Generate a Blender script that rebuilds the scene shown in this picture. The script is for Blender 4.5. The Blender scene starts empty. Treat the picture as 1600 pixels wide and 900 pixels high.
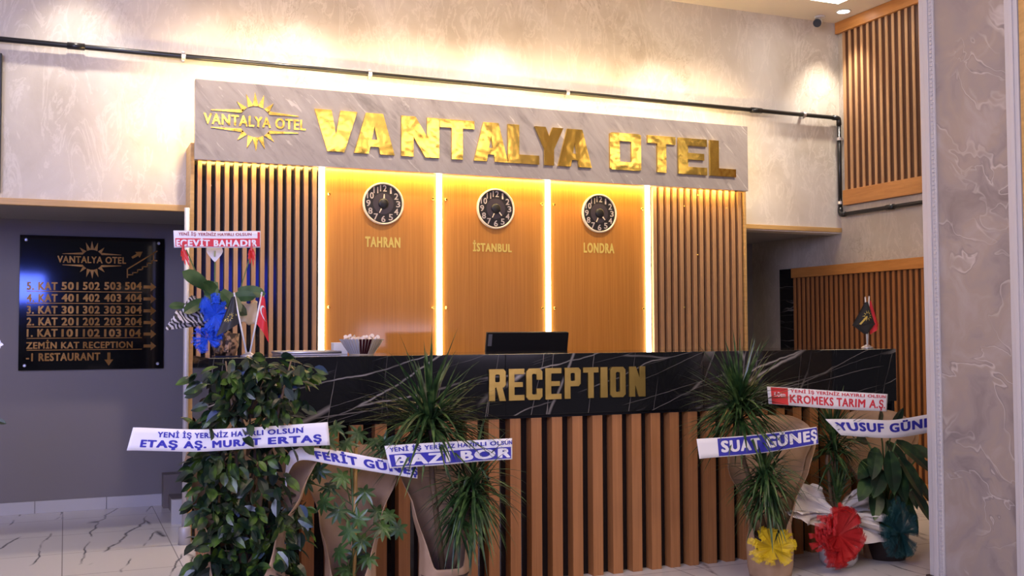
import bpy, bmesh, math, random
from mathutils import Vector, Matrix
import numpy as np
S = bpy.context.scene
COL = S.collection
random.seed(7)
R_ = math.radians

# ------------------------------------------------------------------ camera
F_PX = 1640.0
EYE = Vector((0, 0, 1.265))
yaw, pit, rol = R_(23.055), R_(2.35), R_(-0.2536)
FW = Vector((math.sin(yaw) * math.cos(pit), math.cos(yaw) * math.cos(pit), math.sin(pit)))
_r = Vector((math.cos(yaw), -math.sin(yaw), 0)); _u = _r.cross(FW)
RT = _r * math.cos(rol) + _u * math.sin(rol)
UP = _u * math.cos(rol) - _r * math.sin(rol)
cam = bpy.data.cameras.new('camera')
cam.sensor_width = 36; cam.lens = 36 * F_PX / 1600; cam.clip_start = .05
camo = bpy.data.objects.new('camera', cam); COL.objects.link(camo)
M = Matrix((RT, UP, -FW)).transposed().to_4x4(); M.translation = EYE
camo.matrix_world = M
S.camera = camo

# ------------------------------------------------------------------ world, light, exposure
S.view_settings.view_transform = 'Standard'
S.view_settings.look = 'None'
S.view_settings.gamma = 1
S.view_settings.use_curve_mapping = False
S.view_settings.exposure = 0.3
W = bpy.data.worlds.new('world'); S.world = W; W.use_nodes = True
W.node_tree.nodes['Background'].inputs[0].default_value = (.52, .49, .60, 1)
W.node_tree.nodes['Background'].inputs[1].default_value = .10

def lamp(name, kind, loc, energy, color, rot=(0, 0, 0), **kw):
    l = bpy.data.lights.new(name, kind); l.energy = energy; l.color = color
    for k, v in kw.items(): setattr(l, k, v)
    o = bpy.data.objects.new(name, l); COL.objects.link(o); o.location = loc; o.rotation_euler = rot
    return o
def aim(o, target):
    o.rotation_euler = (Vector(target) - o.location).to_track_quat('-Z', 'Y').to_euler(); return o
# daylight from the glazed entrance behind and to the left of the camera
aim(lamp('daylight_entrance', 'AREA', (-2.4, .0, 3.0), 205, (.62, .63, 1.0), shape='RECTANGLE', size=2.4, size_y=1.8), (1.5, 7, 2.2))
aim(lamp('daylight_doorway', 'AREA', (4.45, -1.25, 1.22), 12, (.86, .72, 1.0), shape='RECTANGLE', size=1.15, size_y=.28), (4.3, 6, 1.21))
# blue sign glowing outside across the street, mirrored in the black glass behind the slats
aim(lamp('blue_sign_glow', 'AREA', (-.7, -1.2, 1.95), 4, (.10, .16, 1.0), shape='RECTANGLE', size=.8, size_y=.4, spread=R_(50)), (.55, 8.1, 1.3))
aim(lamp('blue_sign_glow', 'AREA', (2.25, -1.2, 1.95), 7, (.03, .06, 1.0), shape='RECTANGLE', size=.75, size_y=.5), (1.0, 6.9, 1.5))
# unseen warm lamps at ceiling height, added as fill for the lobby
for x, y in ((.6, 3.4), (2.6, 3.3)):
    lamp('lobby_fill', 'AREA', (x, y, 3.78), 14, (1.0, .74, .50), shape='DISK', size=.5)

for x, y, e in ((1.6,.6,24),(3.1,-.3,34),(4.4,.4,30),(5.7,-.2,24),(7.2,.0,30),(8.6,.3,30)):  # unseen lamps added overhead for the gold letters to reflect, with warm front fill
    lamp('letter_reflection_fill', 'AREA', (x, y, 3.77), e, (1.0, .80, .55), shape='RECTANGLE', size=.9, size_y=.9)
for x in (1.0, 2.2, 3.4, 4.6):  # unseen spots added to brighten the sign board
    aim(lamp('sign_fill_spot', 'SPOT', (x, 5.2, 3.78), 175, (1.0, .80, .62), spot_size=R_(52), spot_blend=.9, shadow_soft_size=.06), (x, 6.6, 2.75))
# ------------------------------------------------------------------ helpers
def at(px, py, Y):
    d = FW + RT * ((px - 800) / F_PX) - UP * ((py - 450) / F_PX)
    return EYE + d * (Y / d.y)
def atx(px, py, X):
    d = FW + RT * ((px - 800) / F_PX) - UP * ((py - 450) / F_PX)
    return EYE + d * (X / d.x)

class MB:
    def __init__(s): s.v = []; s.f = []; s.mi = []; s.cur = 0
    def add(s, vs, fs):
        n = len(s.v); s.v += [tuple(v) for v in vs]
        for f in fs: s.f.append(tuple(i + n for i in f)); s.mi.append(s.cur)
        return s
    def box(s, a, b):
        x0, y0, z0 = a; x1, y1, z1 = b
        return s.add([(x0,y0,z0),(x1,y0,z0),(x1,y1,z0),(x0,y1,z0),(x0,y0,z1),(x1,y0,z1),(x1,y1,z1),(x0,y1,z1)],
              [(0,3,2,1),(4,5,6,7),(0,1,5,4),(1,2,6,5),(2,3,7,6),(3,0,4,7)])
    def cbox(s, a, b, c=.004):
        """box with chamfered vertical and horizontal edges"""
        x0,y0,z0 = a; x1,y1,z1 = b
        bm = bmesh.new(); bmesh.ops.create_cube(bm, size=1)
        for v in bm.verts: v.co = Vector(((x0+x1)/2+v.co.x*(x1-x0),(y0+y1)/2+v.co.y*(y1-y0),(z0+z1)/2+v.co.z*(z1-z0)))
        bmesh.ops.bevel(bm, geom=list(bm.edges), offset=c, segments=2, profile=.6, affect='EDGES')
        bm.verts.index_update()
        s.add([v.co[:] for v in bm.verts], [[v.index for v in f.verts] for f in bm.faces]); bm.free(); return s
    def tube(s, pts, r, n=8, cap=True):
        pts = [Vector(p) for p in pts]; rr = r if isinstance(r, (list, tuple)) else [r] * len(pts)
        vs = []; fs = []; ref = None
        for i, p in enumerate(pts):
            t = (pts[min(i+1, len(pts)-1)] - pts[max(i-1, 0)]).normalized()
            if ref is None:
                ref = t.orthogonal().normalized()
            a = (ref - t * ref.dot(t)).normalized(); ref = a; b = t.cross(a)
            for k in range(n):
                w = 2*math.pi*k/n; vs.append(p + (a*math.cos(w) + b*math.sin(w)) * rr[i])
        for i in range(len(pts)-1):
            for k in range(n):
                fs.append((i*n+k, i*n+(k+1)%n, (i+1)*n+(k+1)%n, (i+1)*n+k))
        if cap: fs.append(tuple(range(n))[::-1]); fs.append(tuple((len(pts)-1)*n+k for k in range(n)))
        return s.add(vs, fs)
    def lathe(s, prof, c, n=24, axis='Z', mod=None, cap=True):
        vs = []; fs = []
        for i, (r, h) in enumerate(prof):
            for k in range(n):
                w = 2*math.pi*k/n; q = r * (mod(k, i) if mod else 1)
                if axis == 'Z': vs.append((c[0]+q*math.cos(w), c[1]+q*math.sin(w), c[2]+h))
                else: vs.append((c[0]+q*math.cos(w), c[1]-h, c[2]+q*math.sin(w)))
        for i in range(len(prof)-1):
            for k in range(n):
                f = (i*n+k, i*n+(k+1)%n, (i+1)*n+(k+1)%n, (i+1)*n+k)
                fs.append(f)
        if cap and prof[0][0] > 1e-6: fs.append(tuple(range(n))[::-1])
        if cap and prof[-1][0] > 1e-6: fs.append(tuple((len(prof)-1)*n+k for k in range(n)))
        return s.add(vs, fs)
    def prism(s, quad, mp, d0, d1):
        """2-D polygon -> extruded between offsets d0,d1 through mp(x,z,d)"""
        n = len(quad); vs = [mp(x, z, d0) for x, z in quad] + [mp(x, z, d1) for x, z in quad]
        fs = [tuple(range(n)), tuple(range(2*n-1, n-1, -1))] + [(i, (i+1) % n, (i+1) % n + n, i+n) for i in range(n)]
        return s.add(vs, fs)
    def leaf(s, base, d, nrm, L, Wd, droop=.3, seg=5, fold=.25, shape=None):
        d = Vector(d).normalized(); nrm = Vector(nrm); nrm = (nrm - d * nrm.dot(d))
        nrm = nrm.normalized() if nrm.length > 1e-4 else d.orthogonal().normalized()
        side = d.cross(nrm); p = Vector(base); vs = []; fs = []
        dd = d.copy()
        for i in range(seg+1):
            t = i/seg
            w = (shape(t) if shape else math.sin(math.pi*min(1, t*.92+.06))**.8*(1-t*.25)) * Wd/2
            if i == seg: w = Wd*.01
            up = side.cross(dd).normalized() * -1
            vs += [p - side*w + nrm*w*fold, p.copy(), p + side*w + nrm*w*fold]
            dd = (dd + Vector((0, 0, -droop/seg))).normalized(); p = p + dd*(L/seg)
        for i in range(seg):
            a = i*3
            fs += [(a, a+1, a+4, a+3), (a+1, a+2, a+5, a+4)]
        return s.add(vs, fs)
    def obj(s, name, mats, parent=None, smooth=False, base=None):
        me = bpy.data.meshes.new(name)
        b = Vector(base) if base is not None else (Vector(parent['_b']) if parent is not None and '_b' in parent else Vector((0,0,0)))
        me.from_pydata([(x-b.x, y-b.y, z-b.z) for x, y, z in s.v], [], s.f)
        mats = mats if isinstance(mats, (list, tuple)) else [mats]
        for m in mats: me.materials.append(m)
        if len(mats) > 1: me.polygons.foreach_set('material_index', s.mi)
        if smooth: me.polygons.foreach_set('use_smooth', [True]*len(me.polygons))
        me.update()
        o = bpy.data.objects.new(name, me); COL.objects.link(o)
        if parent is not None:
            o.parent = parent; o['_b'] = list(b)
        else: o.location = b; o['_b'] = list(b)
        return o

def thing(name, base, label, cat, group=None):
    o = bpy.data.objects.new(name, None); COL.objects.link(o); o.location = base; o.empty_display_size = .05
    o['_b'] = list(base); return tag(o, label, cat, group)
def tag(o, label=None, cat=None, group=None, kind=None):
    if label: o['label'] = label
    if cat: o['category'] = cat
    if group: o['group'] = group
    if kind: o['kind'] = kind
    return o
def structure(name, mb, mat, label=None):
    o = mb.obj(name, mat); o['kind'] = 'structure'
    if label: o['label'] = label
    return o

# ------------------------------------------------------------------ materials
def mat(name, col=(.5,.5,.5), rough=.5, metal=0., **kw):
    m = bpy.data.materials.new(name); m.use_nodes = True
    b = m.node_tree.nodes['Principled BSDF']
    b.inputs['Base Color'].default_value = (*col, 1); b.inputs['Roughness'].default_value = rough; b.inputs['Metallic'].default_value = metal
    for k, v in kw.items(): b.inputs[k].default_value = v
    return m
class NT:
    """small node-graph helper"""
    def __init__(s, m): s.t = m.node_tree; s.b = s.t.nodes['Principled BSDF']
    def n(s, kind, **kw):
        x = s.t.nodes.new(kind)
        for k, v in kw.items():
            if k.startswith('i_'):
                key = k[2:]; key = int(key) if key.isdigit() else key.replace('_', ' ')
                if hasattr(v, 'bl_idname') or isinstance(v, bpy.types.NodeSocket): s.t.links.new(v, x.inputs[key])
                else: x.inputs[key].default_value = v
            else: setattr(x, k, v)
        return x
    def co(s, scale=(1,1,1), rot=(0,0,0), loc=(0,0,0), kind='Object'):
        c = s.n('ShaderNodeTexCoord'); m = s.n('ShaderNodeMapping')
        s.t.links.new(c.outputs[kind], m.inputs[0])
        m.inputs['Scale'].default_value = scale; m.inputs['Rotation'].default_value = rot; m.inputs['Location'].default_value = loc
        return m.outputs[0]
    def rs(s, vec, rot, scale, loc=(0,0,0)):
        a = s.n('ShaderNodeMapping', i_Vector=vec); a.inputs['Rotation'].default_value = rot; a.inputs['Location'].default_value = loc
        b = s.n('ShaderNodeMapping', i_Vector=a.outputs[0]); b.inputs['Scale'].default_value = scale
        return b.outputs[0]
    def noise(s, vec, scale=5, detail=4, rough=.55, dist=0):
        return s.n('ShaderNodeTexNoise', i_Vector=vec, i_Scale=scale, i_Detail=detail, i_Roughness=rough, i_Distortion=dist).outputs['Fac']
    def ramp(s, fac, stops, interp='LINEAR'):
        r = s.n('ShaderNodeValToRGB', i_Fac=fac); e = r.color_ramp.elements; r.color_ramp.interpolation = interp
        while len(e) < len(stops): e.new(.5)
        for x, (p, c) in zip(e, stops): x.position = p; x.color = (*c, 1) if len(c) == 3 else c
        return r.outputs[0]
    def g(s, fac, a, b): return s.ramp(fac, [(a, (0,0,0)), (b, (1,1,1))])
    def mix(s, f, a, b, mode='MIX'):
        x = s.n('ShaderNodeMix', data_type='RGBA', blend_type=mode)
        for k, v in ((0, f), (6, a), (7, b)):
            if isinstance(v, bpy.types.NodeSocket): s.t.links.new(v, x.inputs[k])
            else: x.inputs[k].default_value = (*v, 1) if isinstance(v, tuple) and len(v) == 3 else v
        return x.outputs[2]
    def math(s, op, a, b=0.):
        x = s.n('ShaderNodeMath', operation=op)
        for k, v in ((0, a), (1, b)):
            if isinstance(v, bpy.types.NodeSocket): s.t.links.new(v, x.inputs[k])
            else: x.inputs[k].default_value = v
        return x.outputs[0]
    def color(s, c): s.t.links.new(c, s.b.inputs['Base Color'])
    def rough(s, c): s.t.links.new(c, s.b.inputs['Roughness'])
    def bump(s, h, st=.2, d=.01):
        s.t.links.new(s.n('ShaderNodeBump', i_Height=h, i_Strength=st, i_Distance=d).outputs[0], s.b.inputs['Normal'])

def wood(name, dark, light, rough=.4, sc=(60, 60, 1.6), coat=0.):
    m = mat(name, light, rough); t = NT(m)
    n = t.noise(t.co(sc), 1.0, 5, .6, .3); n2 = t.noise(t.co((sc[0]*3, sc[1]*3, sc[2]*1.5)), 1, 3)
    c = t.ramp(n, [(.32, dark), (.68, light)])
    c = t.mix(.22, c, t.ramp(n2, [(.35, tuple(x*.7 for x in dark)), (.65, light)]))
    t.color(c); t.bump(n2, .05, .002)
    if coat: t.b.inputs['Coat Weight'].default_value = coat; t.b.inputs['Coat Roughness'].default_value = .08
    return m
M_panel = wood('honey_veneer', (.47,.18,.022), (.60,.25,.04), .38, (70,70,1.3), .35)
M_slat = wood('oak_slat', (.40,.215,.095), (.52,.30,.14), .45)
M_slat_dark = wood('oak_counter_slat', (.31,.125,.04), (.42,.18,.062), .45)
M_rail = wood('orange_rail', (.44,.18,.045), (.56,.25,.07), .4, (3,3,40))
M_goldtrim = wood('gold_oak_trim', (.50,.30,.10), (.62,.38,.14), .4, (2,2,50))
M_gap = mat('black_backing', (.012,.011,.013), .09)
M_gap_brown = mat('dark_brown_backing', (.07,.022,.008), .5)
M_black = mat('black_plastic', (.01,.01,.011), .35)
M_blackgloss = mat('black_gloss', (.006,.006,.007), .06)
M_pipe = mat('black_pipe', (.012,.012,.013), .3)
M_steel = mat('brushed_steel', (.60,.59,.63), .36, .85)
M_post = mat('satin_steel_post', (.46,.45,.50), .5, .35)
M_white = mat('white_plastic', (.75,.74,.72), .4)
M_gold = mat('polished_gold', (1.0,.70,.17), .16, 1.); t = NT(M_gold); t.bump(t.noise(t.co((1,1,1)), 7, 2), .22, .02)
M_gold2 = mat('bronze_gold', (.47,.32,.085), .28, .9); t = NT(M_gold2); t.bump(t.noise(t.co((1,1,1)), 9, 2), .12, .02)
M_golddir = mat('gold_directory', (.27,.125,.025), .30, 1.); t = NT(M_golddir); t.bump(t.noise(t.co((1,1,1)), 4, 2), .25, .03)
M_led = mat('led_strip', (1,1,1), .5); b = M_led.node_tree.nodes['Principled BSDF']
b.inputs['Emission Color'].default_value = (1,.88,.68,1); b.inputs['Emission Strength'].default_value = 15
M_ledw = mat('led_warm', (1,1,1), .5); b = M_ledw.node_tree.nodes['Principled BSDF']
b.inputs['Emission Color'].default_value = (1,.70,.28,1); b.inputs['Emission Strength'].default_value = 42
M_ledy = mat('led_yellow', (1,1,1), .5); b = M_ledy.node_tree.nodes['Principled BSDF']
b.inputs['Emission Color'].default_value = (1,.66,.18,1); b.inputs['Emission Strength'].default_value = 60
M_bulb = mat('lamp_glow', (1,1,1), .5); b = M_bulb.node_tree.nodes['Principled BSDF']
b.inputs['Emission Color'].default_value = (1,.93,.84,1); b.inputs['Emission Strength'].default_value = 14

def plaster(name, base, dark, light):
    m = mat(name, base, .62); t = NT(m)
    n = t.noise(t.co((1,1,1)), 1.3, 6, .6, .6)
    c = t.ramp(n, [(.32, dark), (.5, base), (.68, light)])
    s = t.noise(t.co((2.2,2.2,1.5), (.3,.5,.2)), 1.6, 8, .62, 2.2)
    v = t.ramp(s, [(.475, (0,0,0)), (.495, (1,1,1)), (.515, (0,0,0))])
    msk = t.g(t.noise(t.co((1,1,1), loc=(4,1,2)), 1.7, 3), .5, .66)
    f = t.math('MULTIPLY', v, msk); f = t.math('MULTIPLY', f, .5)
    c = t.mix(f, c, tuple(x*k for x, k in zip(dark, (.62,.55,.42))))
    s2 = t.noise(t.co((3,3,1.2), (0,.6,0), (7,3,1)), 2.2, 8, .65, 1.6)
    f2 = t.math('MULTIPLY', t.ramp(s2, [(.5,(0,0,0)),(.53,(1,1,1)),(.58,(0,0,0))]), .35)
    c = t.mix(f2, c, tuple(min(.9, x*1.25) for x in light))
    t.color(c); t.bump(s, .18, .012)
    return m
M_plaster = plaster('cloudy_plaster', (.62,.56,.475), (.51,.445,.355), (.69,.64,.57))
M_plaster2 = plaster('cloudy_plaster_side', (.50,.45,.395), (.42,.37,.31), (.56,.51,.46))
M_greywall = mat('grey_wall_paint', (.19,.172,.18), .55)
M_ceil = mat('ceiling_paint', (.72,.66,.60), .8)
M_soffit = mat('soffit_paint', (.30,.28,.28), .7)

def fascia_marble():
    m = mat('grey_marble_board', (.42,.37,.34), .3); t = NT(m)
    v = t.rs(t.co(), (0, -R_(50), 0), (1.2, 1, 4.2))
    n = t.noise(v, 2.4, 8, .66, .7)
    c = t.ramp(n, [(.30, (.22,.195,.185)), (.46, (.45,.405,.37)), (.62, (.54,.49,.45))])
    n2 = t.noise(t.rs(t.co(), (0, -R_(47), 0), (2.2, 1, 13), (3,1,2)), 2, 6, .6, .6)
    c = t.mix(t.math('MULTIPLY', t.g(n2, .60, .70), .55), c, (.74,.67,.60))
    c = t.mix(t.math('MULTIPLY', t.g(n2, .36, .28), .5), c, (.19,.165,.155))
    t.color(c); return m
M_fascia = fascia_marble()
def black_marble():
    m = mat('black_marble', (.010,.010,.011), .07); t = NT(m)
    def veins(scale, rot, loc, w, m0, m1, wob=.12):
        v = t.co((1,1,1), (0,0,0), loc)
        nz = t.n('ShaderNodeTexNoise', i_Vector=v, i_Scale=2.2, i_Detail=4)
        off = t.n('ShaderNodeVectorMath', operation='MULTIPLY_ADD', i_0=nz.outputs['Color'], i_1=(wob,wob,wob), i_2=v)
        vo = t.n('ShaderNodeTexVoronoi', feature='DISTANCE_TO_EDGE', i_Vector=t.rs(off.outputs[0], rot, scale), i_Scale=1.)
        l = t.ramp(vo.outputs['Distance'], [(0, (1,1,1)), (w, (0,0,0))])
        k = t.g(t.noise(v, 1.7, 3), m0, m1)
        return t.math('MULTIPLY', l, k)
    a = veins((.42, .3, 4.6), (0, R_(17), 0), (0,0,0), .013, .42, .60)
    b_ = veins((4.6, 1, .45), (0, R_(-9), 0), (5,2,1), .008, .44, .62, .06)
    c_ = veins((.5, .6, 9), (0, R_(15), 0), (2,7,3), .010, .42, .62, .05)
    f = t.math('MAXIMUM', t.math('MULTIPLY', a, .75), t.math('MULTIPLY', t.math('MAXIMUM', b_, c_), .42))
    c = t.mix(f, (.009,.009,.010), (.55,.50,.46))
    t.color(c); return m
M_bmarble = black_marble()
def floor_mat():
    m = mat('white_tile', (.55,.54,.55), .22); t = NT(m)
    v = t.co((1,1,1))
    br = t.n('ShaderNodeTexBrick', i_Vector=v, i_Scale=1., offset=.0, squash=1.)
    br.inputs['Color1'].default_value = (.68,.66,.67,1); br.inputs['Color2'].default_value = (.64,.625,.635,1); br.inputs['Mortar'].default_value = (.30,.28,.28,1)
    br.inputs['Mortar Size'].default_value = .003; br.inputs['Brick Width'].default_value = .6; br.inputs['Row Height'].default_value = .6
    nz = t.n('ShaderNodeTexNoise', i_Vector=v, i_Scale=3., i_Detail=5)
    off = t.n('ShaderNodeVectorMath', operation='MULTIPLY_ADD', i_0=nz.outputs['Color'], i_1=(.12,.12,.0), i_2=v)
    vo = t.n('ShaderNodeTexVoronoi', feature='DISTANCE_TO_EDGE', voronoi_dimensions='2D', i_Vector=t.rs(off.outputs[0], (0,0,R_(9)), (3.4,.42,1)), i_Scale=1.)
    l = t.ramp(vo.outputs['Distance'], [(0, (1,1,1)), (.03, (0,0,0))])
    k = t.g(t.noise(v, 1.9, 2), .46, .56)
    c = t.mix(t.math('MULTIPLY', l, k), br.outputs['Color'], (.03,.028,.035))
    t.color(c); return m
M_floor = floor_mat()
def column_mat():
    m = mat('wavy_marble_paper', (.45,.40,.42), .45); t = NT(m)
    v = t.co((1,1.,1))
    nz = t.n('ShaderNodeTexNoise', i_Vector=v, i_Scale=2.3, i_Detail=3, i_Roughness=.5)
    off = t.n('ShaderNodeVectorMath', operation='MULTIPLY_ADD', i_0=nz.outputs['Color'], i_1=(.55,.55,.55), i_2=v)
    n = t.noise(off.outputs[0], 2.2, 6, .55, 1.0)
    c = t.ramp(n, [(.30, (.22,.185,.185)), (.45, (.33,.285,.275)), (.52, (.36,.30,.265)), (.66, (.41,.365,.36))])
    s = t.noise(t.rs(off.outputs[0], (R_(-28),0,0), (1,1.3,2.4)), 1.5, 3, .5, .6)
    dk = t.ramp(s, [(.462,(0,0,0)), (.478,(1,1,1)), (.482,(0,0,0))])
    lt = t.ramp(s, [(.480,(0,0,0)), (.488,(1,1,1)), (.505,(0,0,0))])
    k = t.g(t.noise(v, 3, 2), .38, .6)
    c = t.mix(t.math('MULTIPLY', t.math('MULTIPLY', dk, k), .55), c, (.19,.17,.19))
    c = t.mix(t.math('MULTIPLY', t.math('MULTIPLY', lt, k), .7), c, (.60,.56,.55))
    t.color(c); return m
M_column = column_mat()
M_whitetrim = mat('pearl_trim', (.56,.54,.56), .35)
M_kraft = mat('kraft_paper', (.40,.255,.15), .7); t = NT(M_kraft); t.color(t.ramp(t.noise(t.co((1,1,1)), 9, 5), [(.3,(.34,.21,.12)),(.7,(.44,.29,.18))]))
M_wpaper = mat('white_paper', (.80,.73,.65), .7)
M_cream = mat('cream_paper', (.74,.62,.45), .6)
def foliage(name, c0, c1, c2, rough=.35, scale=9):
    m = mat(name, c1, rough); t = NT(m)
    n = t.noise(t.co((1,1,1)), scale, 2)
    t.color(t.ramp(n, [(.33, c0), (.50, c1), (.66, c2)]))
    t.b.inputs['Transmission Weight'].default_value = 0
    return m
M_ficus = foliage('ficus_leaf', (.005,.012,.008), (.009,.026,.011), (.07,.135,.016), .32, 13)
M_drac = foliage('strap_leaf', (.009,.026,.010), (.022,.062,.016), (.085,.15,.04), .35, 16)
M_broad = foliage('broad_leaf', (.008,.020,.012), (.014,.040,.018), (.05,.10,.03), .3, 10)
M_scheff = foliage('umbrella_leaf', (.014,.036,.012), (.030,.075,.018), (.07,.14,.03), .32, 14)
M_anth = foliage('anthurium_leaf', (.008,.028,.010), (.018,.058,.016), (.07,.13,.045), .25, 7)
M_stem = mat('brown_stem', (.16,.10,.055), .6)
M_cane = mat('bamboo_cane', (.45,.26,.07), .45)
M_greenstem = mat('green_stem', (.10,.16,.05), .5)
M_pot = mat('plastic_pot', (.04,.025,.02), .5)
M_foilpot = mat('pale_foil', (.55,.52,.52), .35)
def tulle(name, col, a=.50):
    m = mat(name, col, .6); t = NT(m)
    tr = t.n('ShaderNodeBsdfTransparent'); mx = t.n('ShaderNodeMixShader', i_0=a)
    t.t.links.new(tr.outputs[0], mx.inputs[1]); t.t.links.new(t.b.outputs[0], mx.inputs[2])
    t.t.links.new(mx.outputs[0], t.t.nodes['Material Output'].inputs[0]); return m
M_tblue = tulle('blue_tulle', (.015,.11,.78)); M_tyel = tulle('yellow_tulle', (.80,.58,.01)); M_tred = tulle('red_tulle', (.48,.004,.006), .58); M_ttea = tulle('teal_tulle', (.003,.05,.055))
M_satin = mat('white_satin', (.80,.78,.80), .45)
M_blueink = mat('blue_ink', (.03,.03,.36), .5)
M_redink = mat('red_ink', (.62,.03,.05), .5)
M_red = mat('red_ribbon', (.60,.02,.02), .4)
M_flagred = mat('red_flag', (.65,.02,.03), .6)
M_flagblack = mat('black_flag', (.022,.022,.025), .6)
M_goldprint = mat('gold_print', (.72,.55,.12), .5)
M_stone = mat('brown_grey_stone', (.16,.135,.13), .45)
M_stonew = mat('white_stone', (.50,.49,.52), .35)
M_dial = mat('clock_dial', (.012,.010,.012), .35)
M_dialmid = mat('clock_dial_centre', (.045,.035,.045), .3)
M_ivory = mat('clock_ivory', (.78,.68,.50), .35)
M_num = mat('clock_numeral', (.50,.43,.38), .5)
def zebra():
    m = mat('animal_print_paper', (.6,.6,.6), .5); t = NT(m)
    w = t.n('ShaderNodeTexWave', i_Vector=t.co((1,1,1), (.4,.5,.3)), i_Scale=18., i_Distortion=7., i_Detail=2.)
    t.color(t.ramp(w.outputs['Fac'], [(.44,(.03,.028,.03)),(.54,(.62,.58,.58))])); return m
M_zebra = zebra()
M_brownprint = mat('brown_print', (.20,.11,.06), .5); t = NT(M_brownprint)
t.color(t.ramp(t.noise(t.co((1,1,1)), 35, 2), [(.45,(.05,.03,.02)),(.55,(.45,.27,.15))]))

# ------------------------------------------------------------------ text helpers
_tc = {}
def text2d(s, bold=0.0):
    k = (s, bold)
    if k in _tc: return _tc[k]
    c = bpy.data.curves.new('t', 'FONT'); c.body = s; c.resolution_u = 3
    if bold: c.space_character = 1.0 + bold*3
    o = bpy.data.objects.new('t', c); COL.objects.link(o)
    bpy.context.view_layer.update()
    me = bpy.data.meshes.new_from_object(o.evaluated_get(bpy.context.evaluated_depsgraph_get()))
    v = [(p.co.x, p.co.y) for p in me.vertices]; f = [tuple(p.vertices) for p in me.polygons]
    bpy.data.objects.remove(o); bpy.data.curves.remove(c); bpy.data.meshes.remove(me)
    dep = [0]*len(v)
    if bold:                       # heavier strokes: the outline laid down at several small shifts
        v0, f0 = v, f; v = []; f = []; dep = []
        for i, (dx, dy) in enumerate(((0,0),(1,0),(-1,0),(.75,.55),(-.75,.55),(.75,-.55),(-.75,-.55),(0,.6),(0,-.6),(.5,0),(-.5,0))):
            n = len(v); v += [(x+dx*bold, y+dy*bold) for x, y in v0]; f += [tuple(q+n for q in p) for p in f0]; dep += [i*2e-5]*len(v0)
    x0 = min(a for a, _ in v); x1 = max(a for a, _ in v); y0 = min(a for _, a in v); y1 = max(a for _, a in v)
    _tc[k] = ([((a-x0)/(x1-x0), (b-y0)/(y1-y0), e) for (a, b), e in zip(v, dep)], f, (x1-x0)/(y1-y0))
    return _tc[k]
def put_text(mb, s, box, mp, bold=.03, d=.001, thick=0):
    """text fitted to box=(a0,b0,a1,b1) in surface coordinates, mapped through mp(a,b,d)"""
    v, f, _ = text2d(s, bold); a0, b0, a1, b1 = box
    mb.add([mp(a0+(a1-a0)*x, b0+(b1-b0)*y, d+e) for x, y, e in v], f)
def wall_map(Y): return lambda x, z, d: (x, Y-d, z)

def glyph(ch, tx=.3, ty=.2):
    """heavy block capitals in the unit square as convex pieces"""
    def rect(a, b, c, d): return [(a,b),(c,b),(c,d),(a,d)]
    def ring(x0, y0, x1, y1, ch_=.16, skip=()):
        cx, cy = ch_*(1.0), ch_*.6
        o = [(x0+cx,y0),(x1-cx,y0),(x1,y0+cy),(x1,y1-cy),(x1-cx,y1),(x0+cx,y1),(x0,y1-cy),(x0,y0+cy)]
        a, b_, c, d = x0+tx, y0+ty, x1-tx, y1-ty; e, g = cx*.35, cy*.35
        i = [(a+e,b_),(c-e,b_),(c,b_+g),(c,d-g),(c-e,d),(a+e,d),(a,d-g),(a,b_+g)]
        return [[o[k], o[(k+1)%8], i[(k+1)%8], i[k]] for k in range(8) if k not in skip]
    if ch == 'V': return [[(0,1),(tx*1.1,1),(.5+.02,.28),(.5+.02,0),(.5-tx*.55,0)], [(1,1),(1-tx*1.1,1),(.5-.02,.28),(.5-.02,0),(.5+tx*.55,0)]]
    if ch == 'A': return [[(0,0),(tx*1.05,0),(.52,.78),(.52,1),(.5-tx*.62,1)], [(1,0),(1-tx*1.05,0),(.48,.78),(.48,1),(.5+tx*.62,1)], rect(.22,.18,.78,.18+ty)]
    if ch == 'N': return [rect(0,0,tx,1), rect(1-tx,0,1,1), [(0,1),(tx*1.15,1),(1,0),(1-tx*1.15,0)]]
    if ch == 'T': return [rect(0,1-ty,1,1), rect(.5-tx/2,0,.5+tx/2,1-ty)]
    if ch == 'L': return [rect(0,0,tx,1), rect(tx,0,1,ty)]
    if ch == 'Y': return [[(0,1),(tx*1.15,1),(.5+tx*.5,.42),(.5-tx*.5,.42)], [(1,1),(1-tx*1.15,1),(.5-tx*.5,.42),(.5+tx*.5,.42)], rect(.5-tx/2,0,.5+tx/2,.43)]
    if ch == 'E': return [rect(0,0,tx,1), rect(tx,0,1,ty), rect(tx,1-ty,1,1), rect(tx,.5-ty*.45,.9,.5+ty*.45)]
    if ch == 'O': return ring(0,0,1,1)
    if ch == 'Q': return ring(0,0,1,1,.06)      # squared O
    if ch == 'C': return ring(0,0,1,1,.16,(2,)) [:] + [rect(1-tx,.0+.1,1,.36), rect(1-tx,.64,1,.9)]
    if ch == 'P': return [rect(0,0,tx,1)] + ring(0,.40,1,1,.13)
    if ch == 'R': return [rect(0,0,tx,1)] + ring(0,.42,1,1,.13) + [[(.42,.45),(.42+tx,.45),(1,0),(1-tx*1.05,0)]]
    if ch == 'I': return [rect(0,0,1,1)]
    return []
def put_glyph(mb, ch, x0, z0, x1, z1, Y, thick, tx, ty):
    for i, q in enumerate(glyph(ch, tx, ty)):
        if sum(a[0]*b[1]-b[0]*a[1] for a, b in zip(q, q[1:]+q[:1])) < 0: q = q[::-1]
        mb.prism([(x0+(x1-x0)*a, z0+(z1-z0)*b) for a, b in q], wall_map(Y), .0, thick+i*.00025)
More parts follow.
